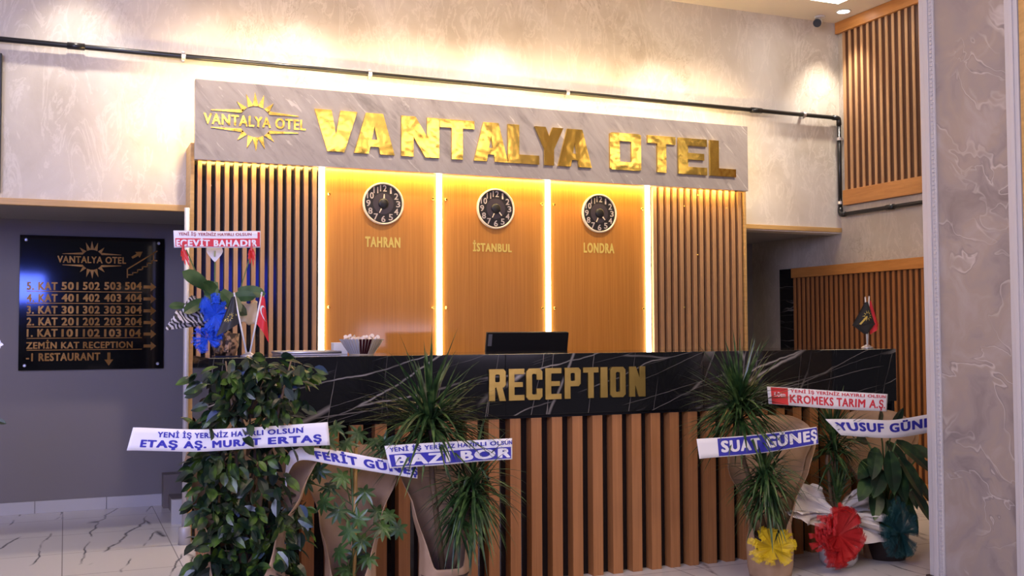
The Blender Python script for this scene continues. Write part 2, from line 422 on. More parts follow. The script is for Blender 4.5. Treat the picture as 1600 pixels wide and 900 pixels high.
def sun_logo(mb, c, s, mp, d=.004, word='VANTALYA OTEL', lines=True, hollow=True):
    """rayed sun with two pairs of tapering lines and the name across it; s = circle radius"""
    cx, cz = c
    for a in (90, 108, 72, 133, 47, 270, 288, 252, 313, 227):
        L = 1.86 if a in (90, 270) else 1.80 if a in (108, 72, 288, 252) else 1.66
        w = R_(10.5); A = R_(a); r0 = s*1.0
        p = [(cx+r0*math.cos(A-w), cz+r0*math.sin(A-w)), (cx+s*L*math.cos(A+.02), cz+s*L*math.sin(A+.02)), (cx+r0*math.cos(A+w), cz+r0*math.sin(A+w))]
        mb.prism(p, mp, 0, d)
    if lines:
        for sx in (-1, 1):
            for sz in (-1, 1):
                p = [(cx+sx*s*.72, cz+sz*s*.72), (cx+sx*s*.86, cz+sz*s*.50), (cx+sx*s*2.7, cz+sz*s*.52), (cx+sx*s*2.7, cz+sz*s*.56)]
                mb.prism(p, mp, 0, d)
    if word: put_text(mb, word, (cx-s*3.15, cz-s*.34, cx+s*3.15, cz+s*.34), mp, .035, d)

# ------------------------------------------------------------------ room shell
XR, YB, YR, ZC, ZL = 5.918, 6.92, 8.15, 3.82, 2.06
structure('floor', MB().box((-3.2,-2.0,-.1), (XR+.3,YR+.2,0)), M_floor)
structure('ceiling', MB().box((-3.2,-2.0,ZC), (10.5,YB+.05,ZC+.1)), M_ceil)
structure('wall_back', MB().box((-3.2,YB,ZL), (XR,YB+.15,ZC)), M_plaster)
structure('ceiling_recess', MB().box((-3.2,YB+.15,ZL+.01), (XR,YR+.2,ZL+.09)), M_soffit)
structure('wall_recess', MB().box((-3.2,YR,0), (XR,YR+.2,ZL+.01)), M_greywall)
structure('wall_right', MB().box((XR,3.9,0), (XR+.2,YR+.2,ZC)), M_plaster2)
structure('wall_left', MB().box((-3.2,2.6,0), (-3.05,YR,ZC)), M_plaster)
structure('trim_1', MB().cbox((-3.05,YB-.014,2.032), (.71,YB+.03,2.072), .003), M_goldtrim, 'gold oak trim along the lintel edge at left')
structure('trim_2', MB().cbox((4.80,YB-.014,2.070), (XR-.005,YB+.03,2.106), .003), M_goldtrim, 'gold oak trim along the lintel edge at right')
bb = MB()
for k in range(8):
    x = -3.0 + k*.47
    bb.cbox((x, YR-.012, 0), (x+.467, YR, .085), .002)
structure('baseboard_recess', bb, M_stonew)
structure('ceiling_tray', MB().box((-3.0,1.3,ZC-.012), (5.55,6.30,ZC)), M_ceil)

# stair: two stone steps rising to the right behind the reception back wall
st = thing('staircase', (.95, 7.75, 0), 'short run of brown stone steps behind the steel post at left', 'stairs')
for i, (x0, y0, h) in enumerate(((.70,7.35,.10),(1.0,7.35,.26),(1.3,7.35,.42))):
    z0 = 0 if i == 0 else (.10,.26)[i-1]
    MB().box((x0, y0, 0 if i == 0 else z0+.001), (1.75, YR-.02, h)).obj('step', M_stone, st)
MB().box((.66, 7.30, 0), (1.75, 7.35, .16)).obj('side_panel', M_stonew, st)
MB().box((.665, YR-.16, 0), (.80, YR-.015, .24)).obj('end_block', M_stone, st)

# column at right, seen on its left face
cx0 = 4.10
co = thing('column', (cx0+.3, 3.82, 0), 'column clad in wavy lilac marble with pearl edge mouldings', 'column'); co['kind'] = 'structure'
MB().box((cx0, 3.30, 0), (cx0+.55, 4.15, ZC)).obj('shaft', M_column, co)
def moulding(y0, y1, m, bead=False):
    mb = MB()
    mb.cbox((cx0-.014, y0, 0), (cx0, y1, ZC), .004)
    mb.cbox((cx0-.024, y0+(y1-y0)*.30, 0), (cx0-.014, y0+(y1-y0)*.62, ZC), .004)
    if bead:
        k = 0
        while k*.022 < ZC:
            mb.box((cx0-.02, y1-(y1-y0)*.93, k*.022), (cx0-.014, y1-(y1-y0)*.78, k*.022+.012)); k += 1
    return mb.obj('moulding', m, co)
moulding(4.062, 4.158, M_whitetrim, True)
moulding(3.545, 3.620, M_whitetrim)
moulding(3.475, 3.538, M_goldtrim)
moulding(3.40, 3.47, M_whitetrim)
MB().cbox((cx0-.03, 3.30, 0), (cx0, 4.17, .012), .004).obj('plinth', mat('dark_plinth', (.05,.03,.025), .4), co)

# ------------------------------------------------------------------ reception back wall
SF, SB = 6.69, 6.715       # slat front, panel plane
XL = .715
def slat_bank(name, x0, x1, n, w, label, base_x, joints=()):
    t_ = thing(name, (base_x, 6.8, 0), label, 'slatted panel', 'slatted panels flanking the clock panels')
    MB().box((x0, 6.722, 0), (x1, 6.735, 2.33)).obj('backing', M_gap, t_)
    p = (x1-x0)/n; mb = MB()
    for k in range(n):
        a = x0 + p*(k+.5) - w/2
        mb.cbox((a, SF, 0), (a+w, 6.722, 2.325), .002)
    mb.obj('slats', M_slat, t_)
    return t_
lb = slat_bank('slatted_wall_cladding', XL+.012, 1.497, 14, .026, 'oak slats over black backing left of the panel marked TAHRAN', 1.1)
rb = slat_bank('slatted_wall_cladding', 3.968, 4.775, 14, .032, 'oak slats right of the panel with the third clock', 4.37)
rb.children[0].data.materials[0] = M_gap_brown
sc = MB()
for px, py in ((329,290),(492,298),(490,477),(318,480)):
    q = at(px, py, 6.72); sc.lathe([(.006,0),(.006,.008),(.003,.011)], (q.x, 6.722, q.z), 8, 'Y')
sc.obj('screws', M_steel, lb)
sc = MB()
for px, py in ((1069,322),(1090,305),(1069,480),(1090,398),(1135,325)):
    q = at(px, py, SF); sc.lathe([(.005,0),(.005,.004)], (q.x, SF, q.z), 8, 'Y')
sc.obj('screws', M_goldprint, rb)
# side boards of the box
tag(MB().cbox((XL-.02, 6.66, 0), (XL+.004, YB-.005, 2.43), .003).obj('side_board', M_goldtrim, base=(XL, 6.8, 0)), 'pale oak end board at the left edge of the slatted wall', 'board', 'end boards of the slatted wall')
tag(MB().cbox((4.778, 6.68, 0), (4.80, YB-.005, 2.33), .003).obj('side_board', M_goldtrim, base=(4.79, 6.8, 0)), 'pale oak end board at the right edge of the slatted wall', 'board', 'end boards of the slatted wall')
tag(MB().box((XL+.006, 6.742, .0), (4.776, 6.905, 2.335)).obj('back_frame', M_gap_brown, base=(2.7, 6.85, 0)), 'dark carcass carrying the clock panels and slats', 'frame')
led_x = [1.519, 2.3224, 3.1335, 3.9465]
cities = (('TAHRAN', (1.808,1.822,2.049,1.892), 'first', .10), ('İSTANBUL', (2.566,1.812,2.856,1.89), 'middle', 0), ('LONDRA', (3.416,1.824,3.666,1.898), 'third', 0))
for i in range(3):
    a, b = led_x[i]+.020, led_x[i+1]-.020
    o = thing('wall_panel', ((a+b)/2, 6.72, 0), ('honey veneer wall panel lettered TAHRAN under its clock', 'honey veneer wall panel lettered İSTANBUL behind the monitor', 'honey veneer wall panel lettered LONDRA under its clock')[i], 'wall panel', 'veneer panels behind the counter')
    MB().cbox((a, SB, 0), (b, 6.735, 2.33), .002).obj('board', M_panel, o)
    mb = MB(); put_text(mb, cities[i][0], cities[i][1], wall_map(SB), .05, .004)
    mb.obj('lettering', M_goldprint, o)
    for x in (a+.028, b-.028):
        for z in (2.16, 1.425):
            MB().lathe([(.010,0),(.010,.012),(.007,.016)], (x, SB, z), 10, 'Y').obj('standoff_pin', M_gold, o)
ledlab = ('vertical light strip left of the panel lettered TAHRAN', 'vertical light strip between the first and second clock panels', 'vertical light strip rising behind the monitor', 'vertical light strip beside the right slatted panel')
for i, x in enumerate(led_x):
    o = thing('light_strip', (x, 6.72, 0), ledlab[i], 'light strip', 'vertical light strips between wall panels')
    MB().box((x-.0195, 6.712, .6), (x+.0195, 6.735, 2.33)).obj('channel', M_white, o)
    MB().cbox((x-.0175, 6.703, .6), (x+.0175, 6.712, 2.325), .002).obj('diffuser', M_led, o)
# fascia sign
fa = thing('sign_board', (2.73, 6.6, 2.32), 'grey marble sign board with large gold letters and sun emblem', 'sign')
MB().cbox((.712, 6.58, 2.316), (4.75, 6.635, 2.810), .003).obj('board', M_fascia, fa)
for ch, x0, x1, tx, ty in (('V',1.438,1.715,.36,.2),('A',1.695,1.965,.34,.17),('N',2.011,2.272,.32,.2),('T',2.277,2.523,.32,.21),('A',2.52,2.767,.36,.17),('L',2.768,3.002,.36,.23),('Y',2.970,3.189,.33,.2),
                   ('A',3.146,3.410,.36,.17),('Q',3.556,3.810,.31,.22),('T',3.866,4.101,.32,.21),('E',4.126,4.372,.33,.205),('L',4.399,4.628,.34,.22)):
    mb = MB(); put_glyph(mb, ch, x0, 2.414, x1, 2.680, 6.58, .018, tx, ty); mb.obj('letter', M_gold, fa)
mb = MB(); c = at(399, 190.5, 6.58); sun_logo(mb, (c.x, c.z), .099, wall_map(6.58), .008)
mb.obj('sun_emblem', M_gold, fa)
# concealed light lines of the sign: top, left end, underside
tag(MB().box((.76, 6.66, 2.70), (4.70, 6.69, 2.735)).obj('light_line', M_ledw, base=(2.7, 6.67, 2.7)), 'concealed warm light line behind the top of the sign board', 'light strip')
tag(MB().box((.722, 6.66, 2.45), (.745, 6.69, 2.72)).obj('light_line', M_ledw, base=(.73, 6.67, 2.5)), 'concealed warm light line behind the left end of the sign board', 'light strip')
tag(MB().box((.76, 6.645, 2.326), (4.70, 6.66, 2.338)).obj('light_line', M_ledy, base=(2.7, 6.65, 2.33)), 'concealed yellow light line under the sign board', 'light strip')
tag(MB().box((.72, 6.637, 2.345), (4.74, 6.915, 2.44)).obj('canopy_box', M_gap_brown, base=(2.7, 6.75, 2.36)), 'timber canopy box carrying the sign board', 'canopy')

# clocks
def hand(name, ang, L, w, par, c):
    A = R_(90-ang); d = Vector((math.cos(A), 0, math.sin(A))); s = Vector((-d.z, 0, d.x))
    def bar(r0, r1, wd, y, m, nm, p):
        mb = MB(); a = c + d*r0; b = c + d*r1; vs = []
        for yy in (y, y-.003):
            for q in (a - s*wd, a + s*wd, b + s*wd*.6, b - s*wd*.6): vs.append((q.x, yy, q.z))
        mb.add(vs, [(0,1,2,3),(7,6,5,4),(0,4,5,1),(1,5,6,2),(2,6,7,3),(3,7,4,0)]); return mb.obj(nm, m, p)
    h = bar(-.012, L, w, c.y-.026, M_black, name, par)
    bar(L*.55, L, w*.8, c.y-.0295, M_ivory, 'luminous_tip', h)
def clock(x, z, hh, mm, label):
    c = Vector((x, SB, z)); o = thing('wall_clock', c, label, 'clock', 'wall clocks on the veneer panels')
    MB().lathe([(.128,0),(.140,.008),(.141,.024),(.136,.032),(.130,.032),(.128,.018)], c, 48, 'Y', cap=False).obj('rim', M_ivory, o, True)
    MB().lathe([(.129,.012),(.129,.020),(.0,.020)], c, 48, 'Y').obj('dial', M_dial, o)
    MB().lathe([(.070,.020),(.070,.022),(.0,.022)], c, 40, 'Y').obj('dial_centre', M_dialmid, o)
    mb = MB()
    for k in range(1, 13):
        A = R_(90-30*k); px, pz = x+.102*math.cos(A), z+.102*math.sin(A)
        w = .023 if k >= 10 and k != 11 else .016 if k == 11 else .006 if k == 1 else .0145
        put_text(mb, str(k), (px-w, pz-.021, px+w, pz+.021), wall_map(SB), .02, .0215)
    mb.obj('numerals', M_num, o)
    hand('hour_hand', hh, .062, .006, o, c); hand('minute_hand', mm, .070, .005, o, c)
    MB().lathe([(.034,.022),(.034,.030),(.028,.034),(0,.034)], c, 24, 'Y').obj('hub', M_black, o, True)
clock(1.927, 2.111, 3, 205, 'round black wall clock above the gold lettering TAHRAN')
clock(2.730, 2.111, 140, 205, 'round black wall clock above the gold lettering İSTANBUL')
clock(3.537, 2.111, 140, 205, 'round black wall clock above the gold lettering LONDRA')

# steel post at the left end
po = thing('steel_post', (.695, 6.62, 0), 'slim steel post standing at the left end of the slatted wall', 'post')
MB().tube([(.672, 6.60, .0), (.672, 6.60, 2.02)], .016, 14).obj('tube', M_post, po, True)
MB().lathe([(.036,0),(.036,.10),(.030,.105),(.0,.105)], (.672, 6.60, 0), 20).obj('base_socket', M_post, po, True)

# ------------------------------------------------------------------ counter
CX0, CX1, CY = .592, 4.538, 4.85
rc = thing('reception_counter', (2.56, 5.2, 0), 'long reception counter with black marble front over oak slats', 'counter')
fr = MB()
for a, b in ((CX0, 2.026), (2.028, 3.19), (3.192, CX1)): fr.cbox((a, CY, .842), (b, CY+.02, 1.150), .0015)
fr.obj('marble_front', M_bmarble, rc)
MB().box((CX0+.001, CY+.02, 1.128), (CX1, 5.50, 1.150)).obj('marble_top', M_bmarble, rc)
MB().box((CX0, CY+.02, .842), (CX0+.02, 5.50, 1.127)).obj('marble_side', M_bmarble, rc)
MB().box((CX1-.02, CY+.02, .0), (CX1, 5.50, 1.127)).obj('end_panel', M_bmarble, rc)
MB().box((CX0+.075, CY+.085, 0), (CX1-.022, CY+.10, .842)).obj('backing', M_gap, rc)
MB().box((CX0+.075, CY+.101, 0), (CX0+.09, 5.50, .842)).obj('side_backing', M_gap, rc)
k = 0; x = 2.0589 - .1161*12
MB().box((CX0+.03, CY+.025, .825), (CX1-.021, CY+.099, .8415)).obj('shadow_strip', M_gap, rc)  # black strip standing in for the shade under the marble overhang
sl = MB()
while x < CX1-.09:
    sl.cbox((x, CY+.02, 0), (x+.058, CY+.084, .825), .002); x += .1161
sl.obj('front_slats', M_slat_dark, rc)
sl = MB(); y = CY+.12
while y < 5.46:
    sl.cbox((CX0+.012, y, 0), (CX0+.074, y+.05, .842), .002); y += .1
sl.obj('side_slats', M_slat_dark, rc)
MB().box((CX0+.2, 5.502, .72), (CX1-.3, 6.05, .75)).obj('work_surface', M_slat_dark, rc)
for x in (CX0+.2, 2.4, CX1-.34): MB().box((x, 5.52, 0), (x+.04, 6.0, .719)).obj('desk_leg', M_slat_dark, rc)
wx = [(0,.092),(.104,.185),(.198,.292),(.306,.400),(.413,.497),(.510,.605),(.640,.672),(.690,.790),(.806,.895)]
xs = [763,791,825,858,890,918,950,966,982,1007]
bounds = {'R':(763,789),'E':(794,818),'C':(821,846),'E2':(851,876),'P':(881,906),'T':(910,934),'I':(937,948),'O':(952,976),'N':(982,1007)}
for key in ('R','E','C','E2','P','T','I','O','N'):
    a, b = bounds[key]; a = at(a, 600, CY).x; b = at(b, 600, CY).x
    mb = MB(); put_glyph(mb, key[0], a, .918, b, 1.076, CY, .010, .36, .17); mb.obj('letter', M_gold2, rc)

# ------------------------------------------------------------------ black directory board on the recess wall
dr = thing('directory_board', (.185, YR, 1.48), 'black glossy floor directory board on the grey recess wall', 'sign')
DX0, DX1, DZ0, DZ1 = -.30, .668, 1.003, 1.958
MB().cbox((DX0, YR-.02, DZ0), (DX1, YR-.008, DZ1), .002).obj('board', M_blackgloss, dr)
for x in (DX0+.04, DX1-.04):
    for z in (DZ0+.035, DZ1-.035): MB().lathe([(.012,-.007),(.012,.016),(.008,.02)], (x, YR-.008, z), 12, 'Y').obj('standoff_pin', M_steel, dr)
def dz(px, py):  # crop pixels (3x) -> board coordinates
    q = at(px/3, 300+py/3, YR-.02); return q.x, q.z
dm = wall_map(YR-.02)
mb = MB(); c = dz(432, 318); sun_logo(mb, c, .073, dm, .003); mb.obj('sun_emblem', M_golddir, dr)
rows = ((440, [('5. KAT',125,270),('501',288,368),('502',388,468),('503',488,568),('504',585,665)]),
        (496, [('4. KAT',125,270),('401',288,368),('402',388,468),('403',488,568),('404',585,665)]),
        (552, [('3. KAT',125,270),('301',288,368),('302',388,468),('303',488,568),('304',585,665)]),
        (607, [('2. KAT',125,270),('201',288,368),('202',388,468),('203',488,568),('204',585,665)]),
        (661, [('1. KAT',125,270),('101',288,365),('102',388,468),('103',488,568),('104',585,660)]),
        (717, [('ZEMİN KAT RECEPTION',122,622)]), (775, [('-1 RESTAURANT',122,470)]))
for py, items in rows:
    mb = MB()
    for s, a, b in items:
        mb = MB()
        x0, z = dz(a, py); x1, _ = dz(b, py); h = .0285
        if 'İ' in s: put_text(mb, s, (x0, z-h, x1, z+h*1.25), dm, .04, .003)
        else: put_text(mb, s, (x0, z-h, x1, z+h), dm, .045, .003)
        mb.obj('lettering', M_golddir, dr)
    if py < 760:
        x0, z = dz(125, py+25); x1, _ = dz(665, py+25)
        MB().prism([(x0,z-.0025),(x1,z-.0025),(x1,z+.0025),(x0,z+.0025)], dm, 0, .003).obj('underline', M_golddir, dr)
    if py < 760:
        x0, z = dz(673, py+5); x1, _ = dz(732, py+5); mb = MB()
        mb.prism([(x0,z-.011),(x0+.055,z-.011),(x0+.055,z+.011),(x0,z+.011)], dm, 0, .003)
        mb.prism([(x0+.05,z-.032),(x1,z),(x0+.05,z+.032)], dm, 0, .003); mb.obj('arrow', M_golddir, dr)
    else:
        x, z = dz(510, 785); mb = MB()
        mb.prism([(x-.010,z),(x+.010,z),(x+.010,z+.05),(x-.010,z+.05)], dm, 0, .003); mb.prism([(x-.03,z),(x,z-.045),(x+.03,z)], dm, 0, .003); mb.obj('arrow', M_golddir, dr)
mb = MB()
def stroke(pts, w):
    for a, b in zip(pts, pts[1:]):
        a, b = Vector(dz(*a)), Vector(dz(*b)); d = (b-a).normalized(); n = Vector((-d.y, d.x))*w; a = a-d*w; b = b+d*w
        mb.prism([tuple(a-n), tuple(b-n), tuple(b+n), tuple(a+n)], dm, 0, .003)
stroke([(597,400),(597,362),(735,278)], .004); stroke([(720,285),(720,322)], .004)
stroke([(597,388),(622,388),(622,378),(645,378),(645,364),(668,364),(668,350),(690,350),(690,334),(712,334),(712,322),(735,322)], .004)
p = [Vector(dz(*q)) for q in ((616,304),(622,313),(650,298),(655,308),(668,280),(634,281),(640,290))]
mb.prism([tuple(p[i]) for i in (0,1,2,6)], dm, 0, .003); mb.prism([tuple(p[i]) for i in (3,4,5)], dm, 0, .003)
mb.obj('stair_symbol', M_golddir, dr)
# dark wall screen cut by the left edge of the view
sc_ = thing('wall_screen', (-.9, YB, 2.4), 'dark framed wall screen at the far left above the lintel', 'screen')
q = at(1.6, 200, YB-.05)
MB().cbox((-1.45, YB-.05, 2.10), (q.x, YB-.002, 2.93), .004).obj('casing', M_black, sc_)
MB().box((-1.43, YB-.052, 2.12), (q.x-.02, YB-.05, 2.91)).obj('glass', M_blackgloss, sc_)

# ------------------------------------------------------------------ right wall slatted screens
def side_screen(name, y0, y1, z0, z1, rt, rbm, pitch, w, label, slat_m, topx=0):
    o = thing(name, (XR, (y0+y1)/2, z0), label, 'slatted screen', 'slatted screens on the right wall')
    MB().box((XR-.012, y0, z0), (XR-.001, y1, z1)).obj('backing', M_gap_brown, o)
    MB().cbox((XR-.045, y0, z1-rt), (XR-.012, y1+topx, z1), .003).obj('top_rail', M_rail, o)
    MB().cbox((XR-.045, y0, z0), (XR-.012, y1, z0+rbm), .003).obj('bottom_rail', M_rail, o)
    mb = MB(); y = y1-.004-w
    while y > y0+.01:
        mb.cbox((XR-.024, y, z0+rbm), (XR-.012, y+w, z1-rt), .002); y -= pitch
    mb.obj('slats', slat_m, o)
side_screen('slat_screen', 4.6, 6.845, 2.285, ZC-.002, .095, .125, .070, .027, 'tall oak slatted screen under the ceiling on right wall', M_slat, .06)
side_screen('slat_screen', 4.6, 7.53, .002, 1.805, .085, .115, .060, .026, 'lower oak slatted screen on right wall behind the counter end', M_slat_dark)
tag(MB().box((XR-.01, 7.53, 0), (XR-.001, 7.735, 1.805)).obj('marble_strip', M_bmarble, base=(XR, 7.6, 0)), 'narrow black marble strip beside the lower slatted screen', 'panel')

# ------------------------------------------------------------------ pipe
pp = thing('conduit_pipe', (2.7, YB-.05, 3.015), 'black conduit pipe running along the wall above the sign', 'pipe')
py_, pz_, px_ = YB-.042, 3.015, XR-.042
pts = [(-3.0,py_,pz_),(px_-.03,py_,pz_)]
MB().tube(pts, .0165, 12).obj('pipe_run', M_pipe, pp, True)
def bend(p, q, r): return [Vector(p).lerp(Vector(q), .5)]
MB().tube([(px_-.06,py_,pz_),(px_-.02,py_,pz_),(px_-.004,py_,pz_-.006),(px_,py_,pz_-.025),(px_,py_,pz_-.06)], .021, 12).obj('elbow', M_pipe, pp, True)
MB().tube([(px_,py_,pz_-.02),(px_,py_,2.235)], .0165, 12).obj('pipe_run', M_pipe, pp, True)
MB().tube([(px_,py_,2.27),(px_,py_,2.235),(px_,py_-.006,2.216),(px_,py_-.025,2.212),(px_,py_-.06,2.212)], .021, 12).obj('elbow', M_pipe, pp, True)
MB().tube([(px_,py_-.02,2.212),(px_,4.7,2.212)], .0165, 12).obj('pipe_run', M_pipe, pp, True)
for px in (286, 577.5, 886, 1255):
    x = at(px, 130, py_).x
    m_ = MB().tube([(x-.012,py_,pz_),(x+.012,py_,pz_)], .024, 12); m_.box((x-.006,py_,pz_-.03),(x+.006,YB-.001,pz_+.03)); m_.obj('clamp', M_steel, pp)
for z in (2.84, 2.31):
    m_ = MB().tube([(px_,py_,z-.012),(px_,py_,z+.012)], .024, 12); m_.box((px_,py_-.006,z-.008),(XR-.001,py_+.006,z+.008)); m_.obj('clamp', M_steel, pp)
for px in (118, 1181):
    x = at(px, 130, py_).x; MB().tube([(x-.05,py_,pz_),(x+.05,py_,pz_)], .0215, 12).obj('coupling', M_pipe, pp, True)
y = atx(1391, 323, px_).y; MB().tube([(px_,y-.04,2.212),(px_,y+.04,2.212)], .022, 12).obj('coupling', M_pipe, pp, True)

# ------------------------------------------------------------------ camera on the ceiling, downlights
q = at(1277, 36, 6.76)
sc = thing('security_camera', (q.x, 6.8, ZC), 'white bullet security camera in the ceiling corner', 'camera')
a = Vector((q.x, 6.76, q.z)); bdir = (EYE + Vector((-1.2,0,-1.2)) - a).normalized()
MB().tube([a - bdir*.11, a - bdir*.01, a], [.030,.034,.034], 20).obj('body', M_white, sc, True)
MB().tube([a, a + bdir*.008], [.034,.032], 20).obj('lens', M_black, sc)
e = a - bdir*.07
MB().tube([e, e + Vector((.01,.0,.03)), (e.x+.02, e.y, ZC-.012)], [.012,.012,.012], 10).obj('arm', M_white, sc, True)
MB().lathe([(.042,-.014),(.042,0)], (e.x+.02, e.y, ZC), 20).obj('mount', M_white, sc)
dl_lab = ('downlight in ceiling above the left wall', 'downlight above the sun emblem', 'downlight above the middle of the sign', 'downlight above the right part of the sign', 'downlight beside the ceiling slatted screen')
for i, (x, y) in enumerate(((.05,6.50),(1.42,6.50),(2.80,6.50),(4.15,6.52),(5.72,6.62))):
    o = thing('downlight', (x, y, ZC), dl_lab[i], 'ceiling lamp', 'downlights along the back wall')
    MB().lathe([(.060,-.006),(.060,0),(.048,0),(.048,-.006),(.060,-.006)], (x, y, ZC), 28, cap=False).obj('ring', M_white, o)
    MB().lathe([(.047,-.004),(.047,-.001)], (x, y, ZC), 28).obj('lens', M_bulb, o)
    l = lamp('downlight_beam', 'SPOT', (x, y, ZC-.02), 72, (1,.89,.78), spot_size=R_(74), spot_blend=.85, shadow_soft_size=.04)
    aim(l, (x, y+.22, 2.2))
pn = thing('ceiling_light', (5.36, 6.28, ZC), 'square recessed ceiling light near the upper slatted screen', 'ceiling lamp')
MB().cbox((5.18,5.98,ZC-.03), (5.50,6.42,ZC-.012), .003).obj('frame', M_white, pn)
MB().box((5.20,6.0,ZC-.033), (5.48,6.40,ZC-.030)).obj('diffuser', M_bulb, pn)

# ------------------------------------------------------------------ things on the counter
ZT = 1.150
mo = thing('monitor', (2.52, 5.72, .75), 'black monitor seen from behind on the desk behind counter', 'monitor')
tl = at(757, 518, 5.70); tr = at(884, 517, 5.70)
w = tr.x - tl.x; mcx = (tl.x+tr.x)/2; mcz = tl.z - .165
rm = Matrix.Translation((mcx, 5.70, mcz)) @ Matrix.Rotation(R_(12), 4, 'X')
def xf(mb, m): mb.v = [tuple(m @ Vector(v)) for v in mb.v]; return mb
xf(MB().cbox((-w/2,-.012,-.165),(w/2,.012,.165), .006), rm).obj('housing', mat('matt_black_plastic', (.004,.004,.005), .55, **{'Specular IOR Level': .25}), mo)
xf(MB().box((-w/2+.012,.0122,-.15),(w/2-.012,.0135,.15)), rm).obj('screen', M_blackgloss, mo)
xf(MB().cbox((-w/2+.008,-.0135,.085),(-w/2+.032,-.012,.155), .0006), rm).obj('badge', mat('grey_badge', (.10,.10,.11), .4), mo)
xf(MB().cbox((-.05,-.03,-.10),(.05,-.012,.02), .004), rm).obj('bracket', M_black, mo)
MB().tube([(mcx, 5.74, .76), (mcx, 5.735, mcz)], .022, 14).obj('stand', M_black, mo, True)
MB().lathe([(.12,0),(.12,.008),(.03,.014)], (mcx, 5.74, .75), 28).obj('foot', M_black, mo, True)

# sweets bowl
bc = at(565, 553, 5.16); bc = Vector((bc.x, 5.16, ZT))
bo = thing('ribbed_bowl', bc, 'ribbed bowl of sweets on the counter, cream and maroon stripes', 'bowl')
M_bowl = mat('cream_glass', (.62,.50,.33), .25); M_bowlg = mat('pale_grey_glass', (.52,.48,.47), .25); M_maroon = mat('maroon_glass', (.05,.008,.010), .2)
nb = 40; mb = MB(); mb2 = MB()
for k in range(nb):
    a0 = 2*math.pi*(k-.36)/nb; a1 = 2*math.pi*(k+.36)/nb
    ang = math.degrees(2*math.pi*k/nb) % 360
    mb.cur = 2 if 252 <= ang <= 282 else (0 if (ang > 282 or ang < 60) else 1)
    for (r0, h0, r1, h1) in ((.062,.004,.088,.04),(.088,.04,.112,.078)):
        vs = []
        for r, h in ((r0,h0),(r1,h1)):
            for a in (a0, a1):
                for th in (0, .006): vs.append(bc + Vector(((r-th)*math.cos(a), (r-th)*math.sin(a), h)))
        mb.add(vs, [(0,2,6,4),(1,5,7,3),(0,4,5,1),(2,3,7,6),(4,6,7,5),(0,1,3,2)])
mb.obj('ribs', [M_bowl, M_bowlg, M_maroon], bo)
MB().lathe([(.0,.004),(.058,.004),(.084,.04),(.107,.077),(.103,.077),(.080,.04),(.055,.008),(0,.008)], bc, 40).obj('liner', M_bowl, bo, True)
MB().lathe([(.06,0),(.062,.006),(.0,.006)], bc, 32).obj('foot', M_bowl, bo)
M_sweet = mat('pale_wrapper', (.80,.68,.58), .4)
first = None
for k in range(20):
    a = k*2.399; r = .085*math.sqrt((k+.5)/20)
    p = bc + Vector((r*math.cos(a), r*math.sin(a), .074+random.uniform(-.006,.010)*(1 if k else 1)))
    if first is None:
        mb = MB(); mb.tube([(-.026,0,0),(-.014,0,0),(-.012,0,0),(-.007,0,0),(.007,0,0),(.012,0,0),(.014,0,0),(.026,0,0)], [.011,.004,.005,.011,.011,.005,.004,.011], 8)
        o = mb.obj('wrapped_sweet', M_sweet, base=(0,0,0)); first = o
    else:
        o = first.copy(); COL.objects.link(o)
    o.location = p; o.rotation_euler = (random.uniform(-.4,.4), random.uniform(-.7,.7), random.uniform(0, 6.28))
    tag(o, 'pale wrapped sweet in the ribbed bowl on the counter', 'sweet', 'wrapped sweets in the bowl')
# white box and tray
q = at(526, 552, 5.34)
o = thing('card_box', (q.x, 5.34, ZT), 'small white card box behind the ribbed bowl', 'box')
MB().cbox((q.x-.022,5.31,ZT),(q.x+.05,5.37,ZT+.055), .002).obj('body', M_white, o)
MB().cbox((q.x-.023,5.309,ZT+.055),(q.x+.051,5.371,ZT+.060), .002).obj('lid', M_white, o)
q = at(478, 553, 5.25)
o = thing('serving_tray', (q.x, 5.25, ZT), 'low steel tray on the counter left of the ribbed bowl', 'tray')
MB().cbox((q.x-.14,5.14,ZT),(q.x+.15,5.40,ZT+.008), .003).obj('base', M_steel, o)
mb = MB()
mb.tube([(q.x-.14,5.14,ZT+.014),(q.x+.15,5.14,ZT+.014),(q.x+.15,5.40,ZT+.014),(q.x-.14,5.40,ZT+.014),(q.x-.14,5.14,ZT+.014)], .007, 8); mb.obj('rim', M_steel, o, True)

# table flags
def cloth(name, pts, Y, m, par, wob=.012, n=10):
    """hanging cloth through four corner points (pixels) with folds: TL, TR, BR, BL"""
    c = [at(x, y, Y) for x, y in pts]; mb = MB(); vs = []; fs = []
    for side in (0, .0015):
        for i in range(n+1):
            for j in range(n+1):
                s, t_ = i/n, j/n
                p = (c[0]*(1-s)+c[1]*s)*(1-t_) + (c[3]*(1-s)+c[2]*s)*t_
                p = p + Vector((0, wob*math.sin(s*6.5+t_*1.5)*(.3+.7*t_) + side, 0)); vs.append(p)
    N = (n+1)**2
    for i in range(n):
        for j in range(n):
            a = i*(n+1)+j; fs += [(a,a+1,a+n+2,a+n+1), (N+a+n+1,N+a+n+2,N+a+1,N+a)]
    mb.add(vs, fs); o = mb.obj(name, m, par, True)
    def mp(s, t_, d):
        p = (c[0]*(1-s)+c[1]*s)*(1-t_) + (c[3]*(1-s)+c[2]*s)*t_
        return p + Vector((0, wob*math.sin(s*6.5+t_*1.5)*(.3+.7*t_) - .0015 - d, 0))
    return o, mp
